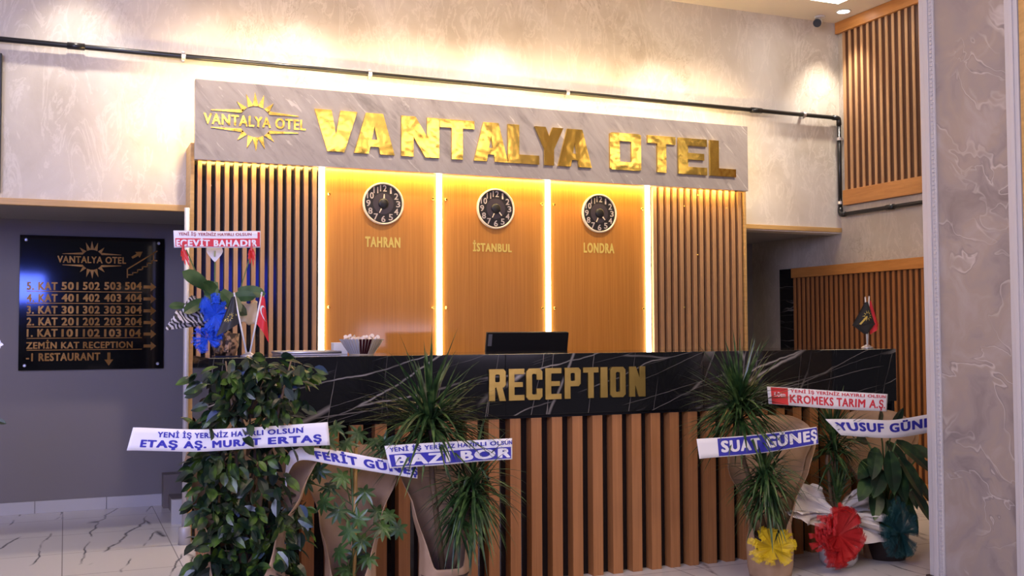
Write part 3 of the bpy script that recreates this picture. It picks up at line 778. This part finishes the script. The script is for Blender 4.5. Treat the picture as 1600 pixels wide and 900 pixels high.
def flag_stand(bpx, Y, poles, label):
    q = at(*bpx, Y); base = Vector((q.x, Y, ZT))
    o = thing('table_flag_stand', base, label, 'flag stand')
    MB().lathe([(.036,0),(.036,.006),(.024,.014),(.010,.022),(0,.024)], base, 24).obj('base', M_steel, o, True)
    for p in poles:
        t_ = at(*p, Y); MB().tube([base + Vector(((t_.x-base.x)*.12,0,.015)), (t_.x, Y, t_.z)], .0042, 8).obj('pole', M_white, o, True)
        MB().lathe([(0,-.006),(.006,0),(0,.008)], t_, 10).obj('finial', M_steel, o, True)
    return o
YF = 4.96
f1 = flag_stand((388,555), YF, ((366,459),(409,458)), 'pair of crossed table flags, black and red, at counter left end')
fo, mp = cloth('black_flag', ((362,464),(367,463),(377,504),(338,526)), YF-.006, M_flagblack, f1)
mb = MB(); 
for A in range(0, 360, 36):
    a = R_(A); mb.prism([(.45+.10*math.cos(a-.2), .62+.07*math.sin(a-.2)), (.45+.24*math.cos(a), .62+.15*math.sin(a)), (.45+.10*math.cos(a+.2), .62+.07*math.sin(a+.2))], mp, 0, .0008)
mb.prism([(.15,.60),(.85,.62),(.85,.68),(.15,.66)], mp, 0, .0008)
mb.obj('sun_print', M_goldprint, fo)
fo, mp = cloth('red_flag', ((407,461),(414,466),(421,536),(400,503)), YF-.006, M_flagred, f1)
mb = MB(); P = []
def cres(cx, cy, r, n=14):
    for k in range(n):
        a0 = R_(60+ k*240/n); a1 = R_(60+(k+1)*240/n)
        w0 = .32*math.sin(math.pi*k/n); w1 = .32*math.sin(math.pi*(k+1)/n)
        yield [(cx+r*math.cos(a0), cy+.42*r*math.sin(a0)), (cx+r*math.cos(a1), cy+.42*r*math.sin(a1)), (cx+r*(1-w1)*math.cos(a1)+.02, cy+.42*r*(1-w1)*math.sin(a1)), (cx+r*(1-w0)*math.cos(a0)+.02, cy+.42*r*(1-w0)*math.sin(a0))]
for q in cres(.62, .42, .42): mb.prism(q, mp, 0, .0008)
mb.obj('crescent_print', M_white, fo)
f2 = flag_stand((1355,543), 5.05, ((1352,465),(1358,464)), 'pair of table flags, black over red, at counter right end')
fo, mp = cloth('red_flag', ((1357,469),(1361,470),(1375,508),(1362,523)), 5.058, M_flagred, f2)
fo, mp = cloth('black_flag', ((1351,473),(1356,471),(1368,505),(1333,509)), 5.040, M_flagblack, f2, .008)
fo2, mp2 = cloth('flag_tail', ((1333,509),(1368,505),(1358,521),(1352,522)), 5.040, M_flagblack, fo, .008)
mb = MB()
for A in range(0, 360, 36):
    a = R_(A); mb.prism([(.62+.16*math.cos(a-.2), .62+.12*math.sin(a-.2)), (.62+.32*math.cos(a), .62+.25*math.sin(a)), (.62+.16*math.cos(a+.2), .62+.12*math.sin(a+.2))], mp, 0, .0008)
mb.prism([(.25,.95),(.55,.62),(.62,.68),(.32,.99)], mp, 0, .0008)
mb.obj('sun_print', M_goldprint, fo)

# ------------------------------------------------------------------ plants
CAMDIR = Vector((-.38, -.92, .1)).normalized()
def rv(): 
    while True:
        v = Vector((random.uniform(-1,1), random.uniform(-1,1), random.uniform(-1,1)))
        if .05 < v.length < 1: return v
def ball(p, r, n=1): return p + rv()*r
def wrap(name, c, par, prof, front_low, m=M_kraft, gap_dir=-math.pi/2-.40, n=56, steps=18, flare=1.0, back=1.0, side_skew=0., sx=1.0):
    """paper cone: prof(h)->radius; the rim is lowest towards the viewer, highest at the back"""
    vs = []; fs = []
    for i in range(steps+1):
        for k in range(n+1):
            a = 2*math.pi*k/n
            d = (1 + math.cos(a - gap_dir))/2          # 1 towards viewer
            top = back + (front_low - back) * min(1, d**1.35*1.12)
            top += side_skew*math.sin(a - gap_dir)
            h = top*i/steps
            r = prof(h)*(1+.025*math.sin(5*a+h*3)+.012*math.sin(11*a))
            vs.append((c[0]+sx*r*math.cos(a), c[1]+r*math.sin(a)*.8, c[2]+h))
    for i in range(steps):
        for k in range(n):
            q = i*(n+1)+k; fs.append((q, q+1, q+n+2, q+n+1))
    o = MB().add(vs, fs).obj(name, m, par, True)
    md = o.modifiers.new('thickness', 'SOLIDIFY'); md.thickness = .002
    return o
def interp(tbl):
    def f(h):
        for (a, ra), (b, rb) in zip(tbl, tbl[1:]):
            if h <= b:
                t_ = max(0, (h-a)/(b-a)); t_ = t_*t_*(3-2*t_); return ra + (rb-ra)*t_
        return tbl[-1][1]
    return f
def tulle_bow(name, c, r, m, par, n=60, flat=.65, sq=(1,1,1), loops=10):
    """gathered gauze: fine pleats fanning from the knot in a few loops, plus loose ends"""
    mb = MB(); c = Vector(c)
    for g in range(loops):
        a0 = 2*math.pi*(g+random.uniform(-.3,.3))/loops
        D = (Vector((math.cos(a0), 0, math.sin(a0))) + CAMDIR*random.uniform(-.2,.75)).normalized(); Lg = r*random.uniform(.75,1.08)
        S_ = D.cross(CAMDIR + rv()*.5).normalized(); U_ = S_.cross(D)
        for k in range(n//loops):
            q = random.uniform(-1,1); d = (D + S_*q*.42 + U_*random.uniform(-.25,.25)).normalized(); L = Lg*(1-.18*q*q)*random.uniform(.88,1.05)
            s_ = d.cross(U_).normalized(); wd = r*random.uniform(.05,.13); curl = random.uniform(.10,.30)*r*random.choice((-1,1)); vs = []; ns = 6
            for i in range(ns+1):
                t_ = i/ns; p = d*L*math.sin(t_*1.75)/math.sin(1.57) + U_*curl*t_*t_; w = wd*(.12+.88*t_**.8)
                for sg in (-1, 1):
                    v = p + s_*w*sg + U_*(.03*r*sg*math.sin(5*t_)); vs.append(c + Vector((v.x*sq[0], v.y*sq[1], v.z*sq[2])))
            mb.add(vs, [(2*i,2*i+1,2*i+3,2*i+2) for i in range(ns)])
    return mb.obj(name, m, par, True)
def strap_head(mb, c, L, n, w=.017, lo=-.35, droop=(.5,1.4), Lj=(.7,1.1)):
    c = Vector(c)
    for k in range(n):
        a = random.uniform(0, 6.283); el = random.uniform(lo, 1)
        el = math.asin(max(-1, min(1, el)))
        d = Vector((math.cos(a)*math.cos(el), math.sin(a)*math.cos(el)*.8, math.sin(el)+.05))
        l = L*random.uniform(*Lj)
        mb.leaf(c + Vector((0,0,random.uniform(-.07,.07)))+d*.012, d, (0,0,1) if el < 1.2 else rv(), l, w*random.uniform(.75,1.2), random.uniform(*droop)*(1-.5*abs(math.sin(el))), 7, .35,
                shape=lambda t_: (.55+.45*min(1, t_*5))*(1-max(0, t_-.45)/.55)**.8)
def leafy(mb, p, r, n, L, Wd, droop=.5):
    for k in range(n):
        v = rv(); b = p + Vector((v.x*r[0], v.y*r[1], v.z*r[2]))
        d = Vector((v.x*1.2+random.uniform(-.8,.8), v.y*.8+random.uniform(-.8,.4), -.25+random.uniform(-.8,.7)))
        nr = Vector((random.uniform(-1,1), -.5+random.uniform(-.7,.7), .7+random.uniform(-.8,.4)))
        s = random.uniform(.7,1.2)
        mb.leaf(b, d, nr, L*s, Wd*s, droop, 4, .22)

# --- A: tall leafy fig at the left
YA = 4.30
base = at(385, 900, YA); bA = Vector((base.x, YA, 0))
pa = thing('potted_fig', bA, 'tall bushy small-leaved fig plant in brown paper at counter left end', 'plant', 'congratulation plants in front of the counter')
MB().lathe([(.10,0),(.13,.24),(.14,.25),(.12,.25),(.11,.20),(0,.20)], bA, 28).obj('pot', M_pot, pa, True)
wA = interp([(0,.155),(.25,.17),(.45,.15),(.62,.22),(.80,.30),(1.2,.40)])
wrap('paper_wrap', bA, pa, wA, .30, back=.90, gap_dir=-math.pi/2-.35)
mb = MB()
top = at(395, 575, YA)
for dx, dy in ((-.03,0),(.02,.03),(.05,-.02)):
    mb.tube([bA+Vector((dx*.5,dy,.2)), bA+Vector((dx,dy,.6)), bA+Vector((dx*2.2+.01,dy,.95)), bA+Vector((dx*3.2+.01,dy,1.15))], [.010,.009,.007,.003], 7)
clA = [(395,585,60,30,60),(350,610,42,40,55),(430,585,55,30,50),(468,576,30,18,18),(395,640,70,35,75),(325,590,25,20,14),(440,640,40,30,30),(375,715,60,35,65),(335,735,40,35,42),(410,760,50,40,55),(340,790,38,40,50),
       (385,815,60,40,70),(440,815,45,25,38),(462,808,28,22,22),(345,860,45,40,50),(410,880,60,40,60),(440,690,30,30,22),(318,668,22,14,9),(325,715,20,14,9),(440,850,35,30,30),(375,900,60,30,55),(415,915,40,30,30),(330,890,25,25,16),(370,680,40,20,22)]
fb = MB()
for px, py, rx, ry, n in clA:
    p = at(px, py, YA - .02); k = p.y*1.02/F_PX
    leafy(fb, p, (rx*k*.95, .15, ry*k*.95), int(n*1.05), .068, .045)
    mb.tube([bA + Vector((0,0,max(.3, p.z-.18))), bA.lerp(p, .6) + Vector((0,0,p.z*.38)), p], [.005,.004,.002], 5)
mb.obj('stems', M_stem, pa, True)
fb.obj('foliage', M_ficus, pa)
# --- B: umbrella plant
YBp = 4.42
bB = Vector((at(548, 900, YBp).x, YBp, 0))
pb = thing('potted_umbrella_plant', bB, 'umbrella plant on a bamboo cane in flared brown paper, second plant from left', 'plant', 'congratulation plants in front of the counter')
MB().lathe([(.085,0),(.105,.20),(.11,.21),(.095,.21),(.09,.17),(0,.17)], bB, 28).obj('pot', M_pot, pb, True)
wrap('paper_wrap', bB, pb, interp([(0,.115),(.20,.11),(.30,.108),(.48,.135),(.66,.21),(.80,.28)]), .22, back=.76, gap_dir=-math.pi/2-.30)
a = at(556, 700, YBp-.02); MB().tube([(a.x-.008, YBp-.03, .15), (a.x, YBp-.02, a.z)], .0085, 8).obj('cane', M_cane, pb, True)
sb = MB(); fb = MB()
def umbrella_leaf(p, L, n=8):
    ax = (CAMDIR + rv()*.7 + Vector((0,0,.5))).normalized(); s = ax.orthogonal().normalized(); u = ax.cross(s); r0 = random.uniform(0,6)
    for k in range(n):
        a = r0 + 2*math.pi*k/n; d = s*math.cos(a)+u*math.sin(a)
        fb.leaf(p, d - ax*.15, ax, L*random.uniform(.8,1.1), L*.36, .35, 4, .2)
for px, py in ((524,668),(512,690),(560,678),(585,690),(602,692),(540,693),(618,700),(498,735),(478,752),(485,730),(515,760),(535,745),(570,770),(600,700),(505,785),(528,800),(560,810),(590,800),(545,830),(565,845),(608,805),(622,826),(555,868),(530,862),(575,872),(540,890),(598,825)):
    p = at(px, py, YBp - random.uniform(-.02,.14)); umbrella_leaf(p, .060)
    q = Vector((bB.x+random.uniform(-.01,.02), YBp-.02, max(.2, p.z-.12))); sb.tube([q, q.lerp(p,.5)+Vector((0,0,.02)), p], .0028, 5)
sb.tube([(bB.x,YBp-.02,.15),(bB.x+.01,YBp-.02,.45),(bB.x-.01,YBp-.02,.80)], .006, 6)
sb.obj('stems', M_greenstem, pb, True); fb.obj('foliage', M_scheff, pb)
# --- C: two-headed strap-leaf plant
YCp = 4.40
bC = Vector((at(694, 900, YCp).x, YCp, 0))
pc = thing('potted_strap_leaf_plant', bC, 'spiky strap-leaf plant left of the word RECEPTION, under a blue banded ribbon', 'plant', 'congratulation plants in front of the counter')
MB().lathe([(.085,0),(.105,.20),(.11,.21),(.095,.21),(.09,.17),(0,.17)], bC, 28).obj('pot', M_pot, pc, True)
wrap('paper_wrap', bC, pc, interp([(0,.115),(.2,.112),(.32,.110),(.5,.145),(.68,.21),(.85,.28)]), .24, back=.78, gap_dir=-math.pi/2-.05)
h1 = at(672, 660, YCp-.03); h2 = at(738, 765, YCp-.10)
MB().tube([bC+Vector((0,0,.17)), (h1.x+.01,YCp-.03,h1.z-.25), (h1.x,YCp-.03,h1.z)], [.015,.013,.013], 8).obj('cane', M_stem, pc, True)
MB().tube([bC+Vector((.02,-.02,.17)), (h2.x,YCp-.10,h2.z)], [.013,.011], 8).obj('cane', M_stem, pc, True)
mb = MB(); strap_head(mb, h1, .37, 240, .016, -.55, (.35,1.1)); strap_head(mb, h2, .29, 170, .014, -.95, (.7,1.6)); 
strap_head(mb, h2-Vector((.06,0,.12)), .22, 60, .013, -1, (1.0,1.8))
mb.obj('foliage', M_drac, pc)
# --- D: two-headed strap-leaf plant, yellow bow
YD = 4.53
bD = Vector((at(1204, 880, YD).x, YD, 0))
pd = thing('potted_strap_leaf_plant', bD, 'spiky strap-leaf plant in brown paper tied with a yellow tulle bow', 'plant', 'congratulation plants in front of the counter')
MB().lathe([(.085,0),(.105,.20),(.11,.21),(.095,.21),(.09,.17),(0,.17)], bD, 28).obj('pot', M_pot, pd, True)
wrap('paper_wrap', bD, pd, interp([(0,.115),(.06,.125),(.16,.13),(.24,.115),(.36,.14),(.55,.22),(.70,.285),(.85,.33)]), .15, back=.80, gap_dir=-math.pi/2-.55, side_skew=.02)
tulle_bow('tulle_bow', at(1207, 856, YD-.14), .155, M_tyel, pd, 120, loops=7, sq=(1.0,.6,.72))
h1 = at(1156, 640, YD-.05); h2 = at(1195, 745, YD-.12)
MB().tube([bD+Vector((-.01,0,.17)), (h1.x+.03,YD-.03,h1.z-.25), (h1.x,YD-.05,h1.z)], [.015,.013,.013], 8).obj('cane', M_stem, pd, True)
MB().tube([bD+Vector((.02,-.02,.17)), (h2.x,YD-.12,h2.z)], [.013,.011], 8).obj('cane', M_stem, pd, True)
mb = MB(); strap_head(mb, h1, .36, 240, .015, -.6, (.35,1.1)); strap_head(mb, h2, .27, 160, .013, -.95, (.7,1.6)); strap_head(mb, h2-Vector((-.02,0,.10)), .24, 60, .013, -1, (1.0,1.8))
mb.obj('foliage', M_drac, pd)
# --- E: slim plant in white paper, red bow
YE = 4.56
bE = Vector((at(1310, 872, YE).x, YE, 0))
pe = thing('potted_strap_leaf_plant', bE, 'slim strap-leaf plant in crumpled white paper with a red tulle bow', 'plant', 'congratulation plants in front of the counter')
MB().lathe([(.075,0),(.095,.03),(.10,.09),(.085,.15),(.07,.19),(0,.19)], bE, 30, mod=lambda k, i: 1+.05*math.sin(k*2.1+i)).obj('pot', M_foilpot, pe, True)
def petal(pts, Y0, dy=.0, n=10):
    """crumpled sheet spanning a fan from the tie point through outline pixels"""
    c = at(1312, 805, YE-.08); mb = MB(); P = [at(x, y, Y0 + dy*math.sin(i*1.7)) for i, (x, y) in enumerate(pts)]
    P2 = []
    for a, b in zip(P, P[1:]):
        for k in range(4): P2.append(a.lerp(b, k/4))
    P2.append(P[-1]); vs = []; R = 7
    for i, p in enumerate(P2):
        for j in range(R+1):
            t_ = j/R; q = c.lerp(p, t_); vs.append(q + Vector((0, .03*math.sin(i*.8)*t_ + .012*math.sin(i*2.1+j), .006*math.sin(i*1.9+j*1.3)*t_)) + Vector((0, .05*math.sin(math.pi*t_), 0)))
    fs = [(i*(R+1)+j, i*(R+1)+j+1, (i+1)*(R+1)+j+1, (i+1)*(R+1)+j) for i in range(len(P2)-1) for j in range(R)]
    o = mb.add(vs, fs).obj('paper_sheet', M_wpaper, pe, True); md = o.modifiers.new('thickness', 'SOLIDIFY'); md.thickness = .0015
petal([(1232,800),(1240,770),(1252,757),(1270,756),(1285,762),(1292,790)], YE+.03, .03)
petal([(1300,828),(1262,820),(1232,804),(1236,798),(1255,803),(1275,800)], YE-.10, .02)
petal([(1325,790),(1338,765),(1350,756),(1362,772),(1372,785),(1374,800),(1387,808),(1384,815)], YE+.0, .03)
petal([(1340,812),(1378,800),(1385,815),(1374,822),(1388,835),(1386,843),(1352,850)], YE-.09, .03)
tulle_bow('tulle_bow', at(1311, 836, YE-.14), .155, M_tred, pe, 280, loops=8, sq=(1.1,.6,1.08))
h1 = at(1302, 690, YE-.03)
cs = MB(); 
for dx in (-.03, 0, .03): cs.tube([bE+Vector((dx*.6,0,.18)), (h1.x+dx,YE-.01,h1.z-.1), (h1.x+dx*.7,YE-.02,h1.z)], .010, 7)
cs.obj('canes', M_stem, pe, True)
mb = MB(); strap_head(mb, h1, .25, 110, .013, -.2, (.3,.9)); strap_head(mb, h1-Vector((0,0,.05)), .2, 50, .013, -.6, (.5,1.2)); strap_head(mb, at(1308,775,YE-.04), .20, 60, .013, .3, (.1,.5))
mb.obj('foliage', M_drac, pe)
# --- F: broad leaf plant, teal bow, by the column
YG = 4.60
bF = Vector((at(1385, 862, YG).x, YG, 0))
pf = thing('potted_broad_leaf_plant', bF, 'dark broad-leaved plant in brown paper with teal tulle beside the marble column', 'plant', 'congratulation plants in front of the counter')
MB().lathe([(.10,0),(.125,.16),(.13,.17),(.11,.17),(.10,.14),(0,.14)], bF, 28).obj('pot', M_pot, pf, True)
wrap('paper_wrap', bF+Vector((0,.03,0)), pf, interp([(0,.11),(.22,.12),(.36,.12),(.55,.20),(.72,.27),(.85,.31)]), .30, back=.80, gap_dir=-math.pi/2-.45)
tulle_bow('tulle_bow', at(1408, 832, YG-.19), .17, M_ttea, pf, 170, loops=9, sq=(.75,.6,1.05))
sb = MB(); fb = MB()
for px, py, dx, dz_, L in ((1385,690,.3,-.5,.2),(1400,690,.7,-.5,.24),(1370,700,-.5,-.6,.2),(1405,715,.5,-.9,.25),(1380,735,-.7,-.5,.2),(1365,720,-1,-.3,.19),(1400,760,.4,-1,.24),(1415,745,.8,-.6,.2),(1410,780,.3,-.9,.2),(1385,780,-.3,-1,.22),
                           (1395,720,.1,-.9,.24),(1420,700,.9,-.2,.18),(1430,720,.9,-.4,.17),(1355,690,-.8,.3,.14),(1395,668,.1,.8,.13),(1375,665,-.3,.7,.12),(1372,760,-.5,-.8,.2),(1390,705,-.2,-.9,.24),(1412,735,.2,-1,.22),(1360,745,-.9,-.6,.18),(1395,800,.1,-1,.18),(1422,740,.6,-.8,.2),(1425,765,.5,-.9,.2)):
    p = at(px, py, YG-.06-random.uniform(0,.10)); q = bF + Vector((0,0,max(.2,p.z-.3)))
    sb.tube([q, q.lerp(p,.5)+Vector((0,0,.05)), p], .005, 6)
    fb.leaf(p, (dx,-.35,dz_), (dx*.3,-.8,.5), L, L*.52, .35, 7, .18)
sb.obj('stems', M_greenstem, pf, True); fb.obj('foliage', M_broad, pf)
# --- G: anthurium on the counter's left end
YH = 5.16
bG = Vector((at(352, 552, YH).x, YH, ZT))
pg = thing('anthurium_arrangement', bG, 'white anthurium in animal-print paper with blue tulle on counter left end', 'plant')
MB().lathe([(.045,0),(.062,.05),(.066,.11),(.058,.11),(.0,.10)], bG, 24).obj('pot', M_brownprint, pg, True)
MB().box((bG.x-.055, YH-.055, ZT), (bG.x+.055, YH+.055, ZT+.004)).obj('saucer', M_black, pg)
def sheet(name, pts, Y, m, wob=.015):
    n = 10; c = [at(x, y, Y+d) for x, y, d in pts]; vs = []
    for i in range(n+1):
        for j in range(n+1):
            s, t_ = i/n, j/n; p = (c[0]*(1-s)+c[1]*s)*(1-t_) + (c[3]*(1-s)+c[2]*s)*t_
            vs.append(p + Vector((0, wob*math.sin(s*7+t_*3), wob*.5*math.sin(s*9))))
    fs = [(i*(n+1)+j, i*(n+1)+j+1, (i+1)*(n+1)+j+1, (i+1)*(n+1)+j) for i in range(n) for j in range(n)]
    o = MB().add(vs, fs).obj(name, m, pg, True); md = o.modifiers.new('thickness', 'SOLIDIFY'); md.thickness = .0015
sheet('print_paper', ((262,508,-.06),(300,462,-.02),(332,478,-.01),(330,505,-.01)), YH, M_zebra)
sheet('print_paper', ((258,516,-.09),(276,486,-.07),(325,496,-.03),(325,508,-.03)), YH, M_zebra)
sheet('print_paper', ((300,462,.03),(322,474,.03),(335,520,.02),(318,500,.02)), YH, M_zebra)
sheet('print_paper', ((330,520,.0),(362,520,.0),(356,552,-.02),(336,552,-.02)), YH-.06, M_brownprint)
sheet('cream_paper', ((373,473,.02),(403,472,.03),(402,508,.02),(375,504,.0)), YH, M_cream)
tulle_bow('tulle_bow', at(336, 492, YH-.09), .115, M_tblue, pg, 190, loops=10, sq=(.62,.6,1.0))
tulle_bow('tulle_bow', at(325, 530, YH-.09), .10, M_tblue, pg, 130, loops=8, sq=(.85,.6,.7))
sb = MB(); fb = MB(); hs = lambda t_: (.35+1.2*t_)*(1-t_)**.55*1.25 if t_ < 1 else 0
for px, py, dx, dz_, L in ((325,450,-.7,.55,.15),(345,455,.3,-.3,.15),(372,455,1,.05,.13),(320,470,-.7,-.3,.12),(350,470,.6,-.3,.13),(335,440,-.2,-.7,.13),(290,478,-1,.1,.08),(362,465,.5,.1,.12),(342,462,-.3,.3,.12)):
    p = at(px, py, YH-.04); sb.tube([bG+Vector((0,0,.1)), bG.lerp(p,.6)+Vector((0,0,.03)), p], .0035, 6)
    fb.leaf(p, (dx,-.25,dz_), (0,-.9,.4), L, L*.6, .25, 7, .12, shape=hs)
fb.obj('foliage', M_anth, pg)
p = at(336, 392, YH-.03); sb.tube([bG+Vector((0,0,.1)), p-Vector((0,0,.2)), p], .0035, 6)
for px in (303, 372):
    q = at(px+ (22 if px<330 else -2), 470, YH); e = at(291 if px<330 else 394, 390, YH); sb.tube([bG+Vector((0,0,.1)), q, e], .0028, 6)
sb.obj('stems', M_greenstem, pg, True)
MB().leaf(at(335, 386, YH-.035), (0,-.25,-1), (0,-1,-.1), .075, .075, .0, 8, .15, shape=lambda t_: (.55+.6*math.sin(math.pi*min(1,t_+.15)))*(1-t_)**.35 if t_ < 1 else 0).obj('white_spathe', M_satin, pg, True)
MB().tube([at(335.5,392,YH-.05), at(335.5,401,YH-.055)], [.004,.003], 8).obj('spadix', mat('pale_green', (.45,.50,.2), .5), pg, True)
# --- plant tips at the left frame edge
q = at(-22, 700, 4.6); bI = Vector((q.x, 4.6, 0))
pi_ = thing('potted_leafy_plant', bI, 'leafy plant mostly beyond the left edge, only leaf tips showing', 'plant')
MB().lathe([(.10,0),(.13,.26),(.14,.27),(.12,.27),(0,.24)], bI, 24).obj('pot', M_pot, pi_, True)
fb = MB(); sb = MB(); sb.tube([bI+Vector((0,0,.2)), bI+Vector((0,0,1.1))], .01, 8)
leafy(fb, at(-72, 640, 4.6), (.09,.10,.26), 80, .085, .05)
fb.leaf(at(-8,657,4.6), (1,-.2,-.15), (0,-.8,.5), .045, .03); sb.obj('stems', M_stem, pi_, True); fb.obj('foliage', M_ficus, pi_)
fw_ = MB(); 
for k in range(5): fw_.leaf(at(-3,538,4.6), (math.cos(k*1.257)*.9,-.4,math.sin(k*1.257)*.9), (0,-1,.2), .022, .018, .1, 4)
fw_.obj('white_flower', M_satin, pi_)

# ------------------------------------------------------------------ ribbons
def ribbon(name, tops, bots, Y, label, texts, bands=(), nseg=36, wob=.006, dY=None):
    """ribbon through top and bottom edge points; texts=(string, box, material, bold); bands=(box, material)"""
    T = [at(x, y, Y + (dY[i] if dY else 0)) for i, (x, y) in enumerate(tops)]; B = [at(x, y, Y + (dY[i] if dY else 0)) for i, (x, y) in enumerate(bots)]
    def samp(P, s):
        k = min(len(P)-2, int(s*(len(P)-1))); f = s*(len(P)-1)-k
        p0, p1, p2, p3 = P[max(0,k-1)], P[k], P[k+1], P[min(len(P)-1,k+2)]
        return .5*((2*p1) + (p2-p0)*f + (2*p0-5*p1+4*p2-p3)*f*f + (3*p1-p0-3*p2+p3)*f**3)
    def mp(s, t_, d):
        p = samp(B, s).lerp(samp(T, s), t_)
        return p + Vector((0, wob*math.sin(s*11+t_*1.3)*.8 - d, wob*.25*math.sin(s*8)))
    c = mp(.5, 0, 0); o = thing(name, c, label, 'ribbon', 'congratulation ribbons on the plants')
    vs = []; fs = []; m = 4
    for i in range(nseg+1):
        for j in range(m+1): vs.append(mp(i/nseg, j/m, 0))
    for i in range(nseg):
        for j in range(m): a = i*(m+1)+j; fs.append((a, a+1, a+m+2, a+m+1))
    r = MB().add(vs, fs).obj('cloth', M_satin, o, True)
    md = r.modifiers.new('thickness', 'SOLIDIFY'); md.thickness = .0012; md.offset = 0
    for (a0,b0,a1,b1), mm in bands:
        mb = MB(); vs = []; fs = []
        for i in range(nseg+1):
            s = a0+(a1-a0)*i/nseg
            for j in range(m+1): vs.append(mp(s, b0+(b1-b0)*j/m, .0014))
        for i in range(nseg):
            for j in range(m): a = i*(m+1)+j; fs.append((a, a+1, a+m+2, a+m+1))
        mb.add(vs, fs).obj('printed_band', mm, o)
    for s, box, mm, bold in texts:
        mb = MB(); put_text(mb, s, box, mp, bold, .0024); mb.obj('lettering', mm, o)
    return o, mp
GREET = 'YENİ İŞ YERİNİZ HAYIRLI OLSUN'
ribbon('ribbon_banner', [(208,668),(300,671),(400,667),(512,660)], [(198,704),(300,706),(400,700),(515,696)], 4.16, 'white ribbon with two blue lines of lettering across the bushy fig',
       [(GREET, (.165,.54,.86,.93), M_blueink, .04), ('ETAŞ AŞ. MURAT ERTAŞ', (.085,.06,.945,.50), M_blueink, .055)])
ribbon('ribbon_banner', [(447,772),(446,735),(458,701),(520,703),(585,715),(652,727)], [(449,768),(450,742),(470,719),(525,727),(590,738),(652,748)], 4.26, 'white ribbon with one blue line tilting down across the umbrella plant',
       [('FERİT GÜNEŞ', (.505,.06,1.0,.98), M_blueink, .055)], wob=.002, dY=(.04,.03,0,0,0,0))
ribbon('ribbon_banner', [(601,697),(670,692),(735,688),(800,685)], [(609,732),(672,728),(737,722),(800,718)], 4.22, 'white ribbon with blue band at its foot on the plant left of RECEPTION',
       [(GREET, (.05,.66,.995,.97), M_blueink, .035), ('BAZI BOR', (.08,.10,.97,.56), M_satin, .055)], [((.03,.06,.98,.60), M_blueink)], wob=.004)
ribbon('ribbon_banner', [(1089,686),(1150,682),(1215,675),(1276,667)], [(1093,717),(1153,712),(1218,704),(1278,694)], 4.34, 'white ended ribbon with blue band and white lettering above the yellow bow',
       [('SUAT GÜNEŞ', (.21,.06,.985,.96), M_satin, .055)], [((.19,.05,.995,.95), M_blueink)], wob=.004)
ribbon('ribbon_banner', [(1199,604),(1262,608),(1325,612),(1387,616)], [(1201,631),(1263,636),(1325,640),(1385,643)], 4.42, 'white ribbon with red lettering and a red square at its left end',
       [(GREET, (.20,.70,.965,.98), M_redink, .03), ('KROMEKS TARIM A.Ş.', (.195,.03,.965,.66), M_redink, .035), ('K-Dem', (.075,.45,.165,.72), M_satin, .01)], [((.045,.02,.185,.97), mat('bright_red_print', (.68,.04,.04), .5))], wob=.003)
ribbon('ribbon_banner', [(1290,655),(1345,655),(1395,656),(1446,648),(1490,640)], [(1314,680),(1350,683),(1397,684),(1447,677),(1492,669)], 4.42, 'white ribbon with one blue line running behind the marble column',
       [('YUSUF GÜNEŞ', (.06,.18,.865,.92), M_blueink, .055)], wob=.003)
o, mp = ribbon('ribbon_banner', [(271,360),(316,361),(362,361),(407,361)], [(272,387),(316,387),(362,387),(407,387)], 5.02, 'white and red ribbon held on two sticks above the anthurium',
       [(GREET, (.08,.66,.87,.95), mat('dark_red_ink', (.35,.04,.06), .5), .03), ('ECEVİT BAHADIR', (.045,.08,.935,.60), M_satin, .055)], [((.03,.06,.95,.55), M_redink), ((.945,.06,.985,.92), M_redink)], wob=.002)
# red bows tied under that ribbon
for (px, py), lab in (((286,402), 'red satin bow hanging under the left end of the anthurium ribbon'), ((393,401), 'red satin bow hanging under the right end of the anthurium ribbon')):
    c = at(px, py-12, 5.02); o = thing('ribbon_bow', c, lab, 'bow', 'red bows under the ribbon')
    mb = MB(); mb.tube([c+Vector((0,0,.03)), c+Vector((0,0,-.008))], .006, 8); mb.obj('knot', M_red, o)
    for dx, L in ((-.35,.055),(.1,.085),(.3,.06),(-.15,.075),(.55,.04),(-.6,.035)):
        m2 = MB(); m2.leaf(c, (dx+(.3 if px<300 else 0),-.15,-1), (random.uniform(-.5,.5),-1,0), L, .016, .2, 6, .3, shape=lambda t_: .7+.3*math.sin(t_*6)); m2.obj('tail', M_red, o)

for o in S.objects:
    if '_b' in o: del o['_b']
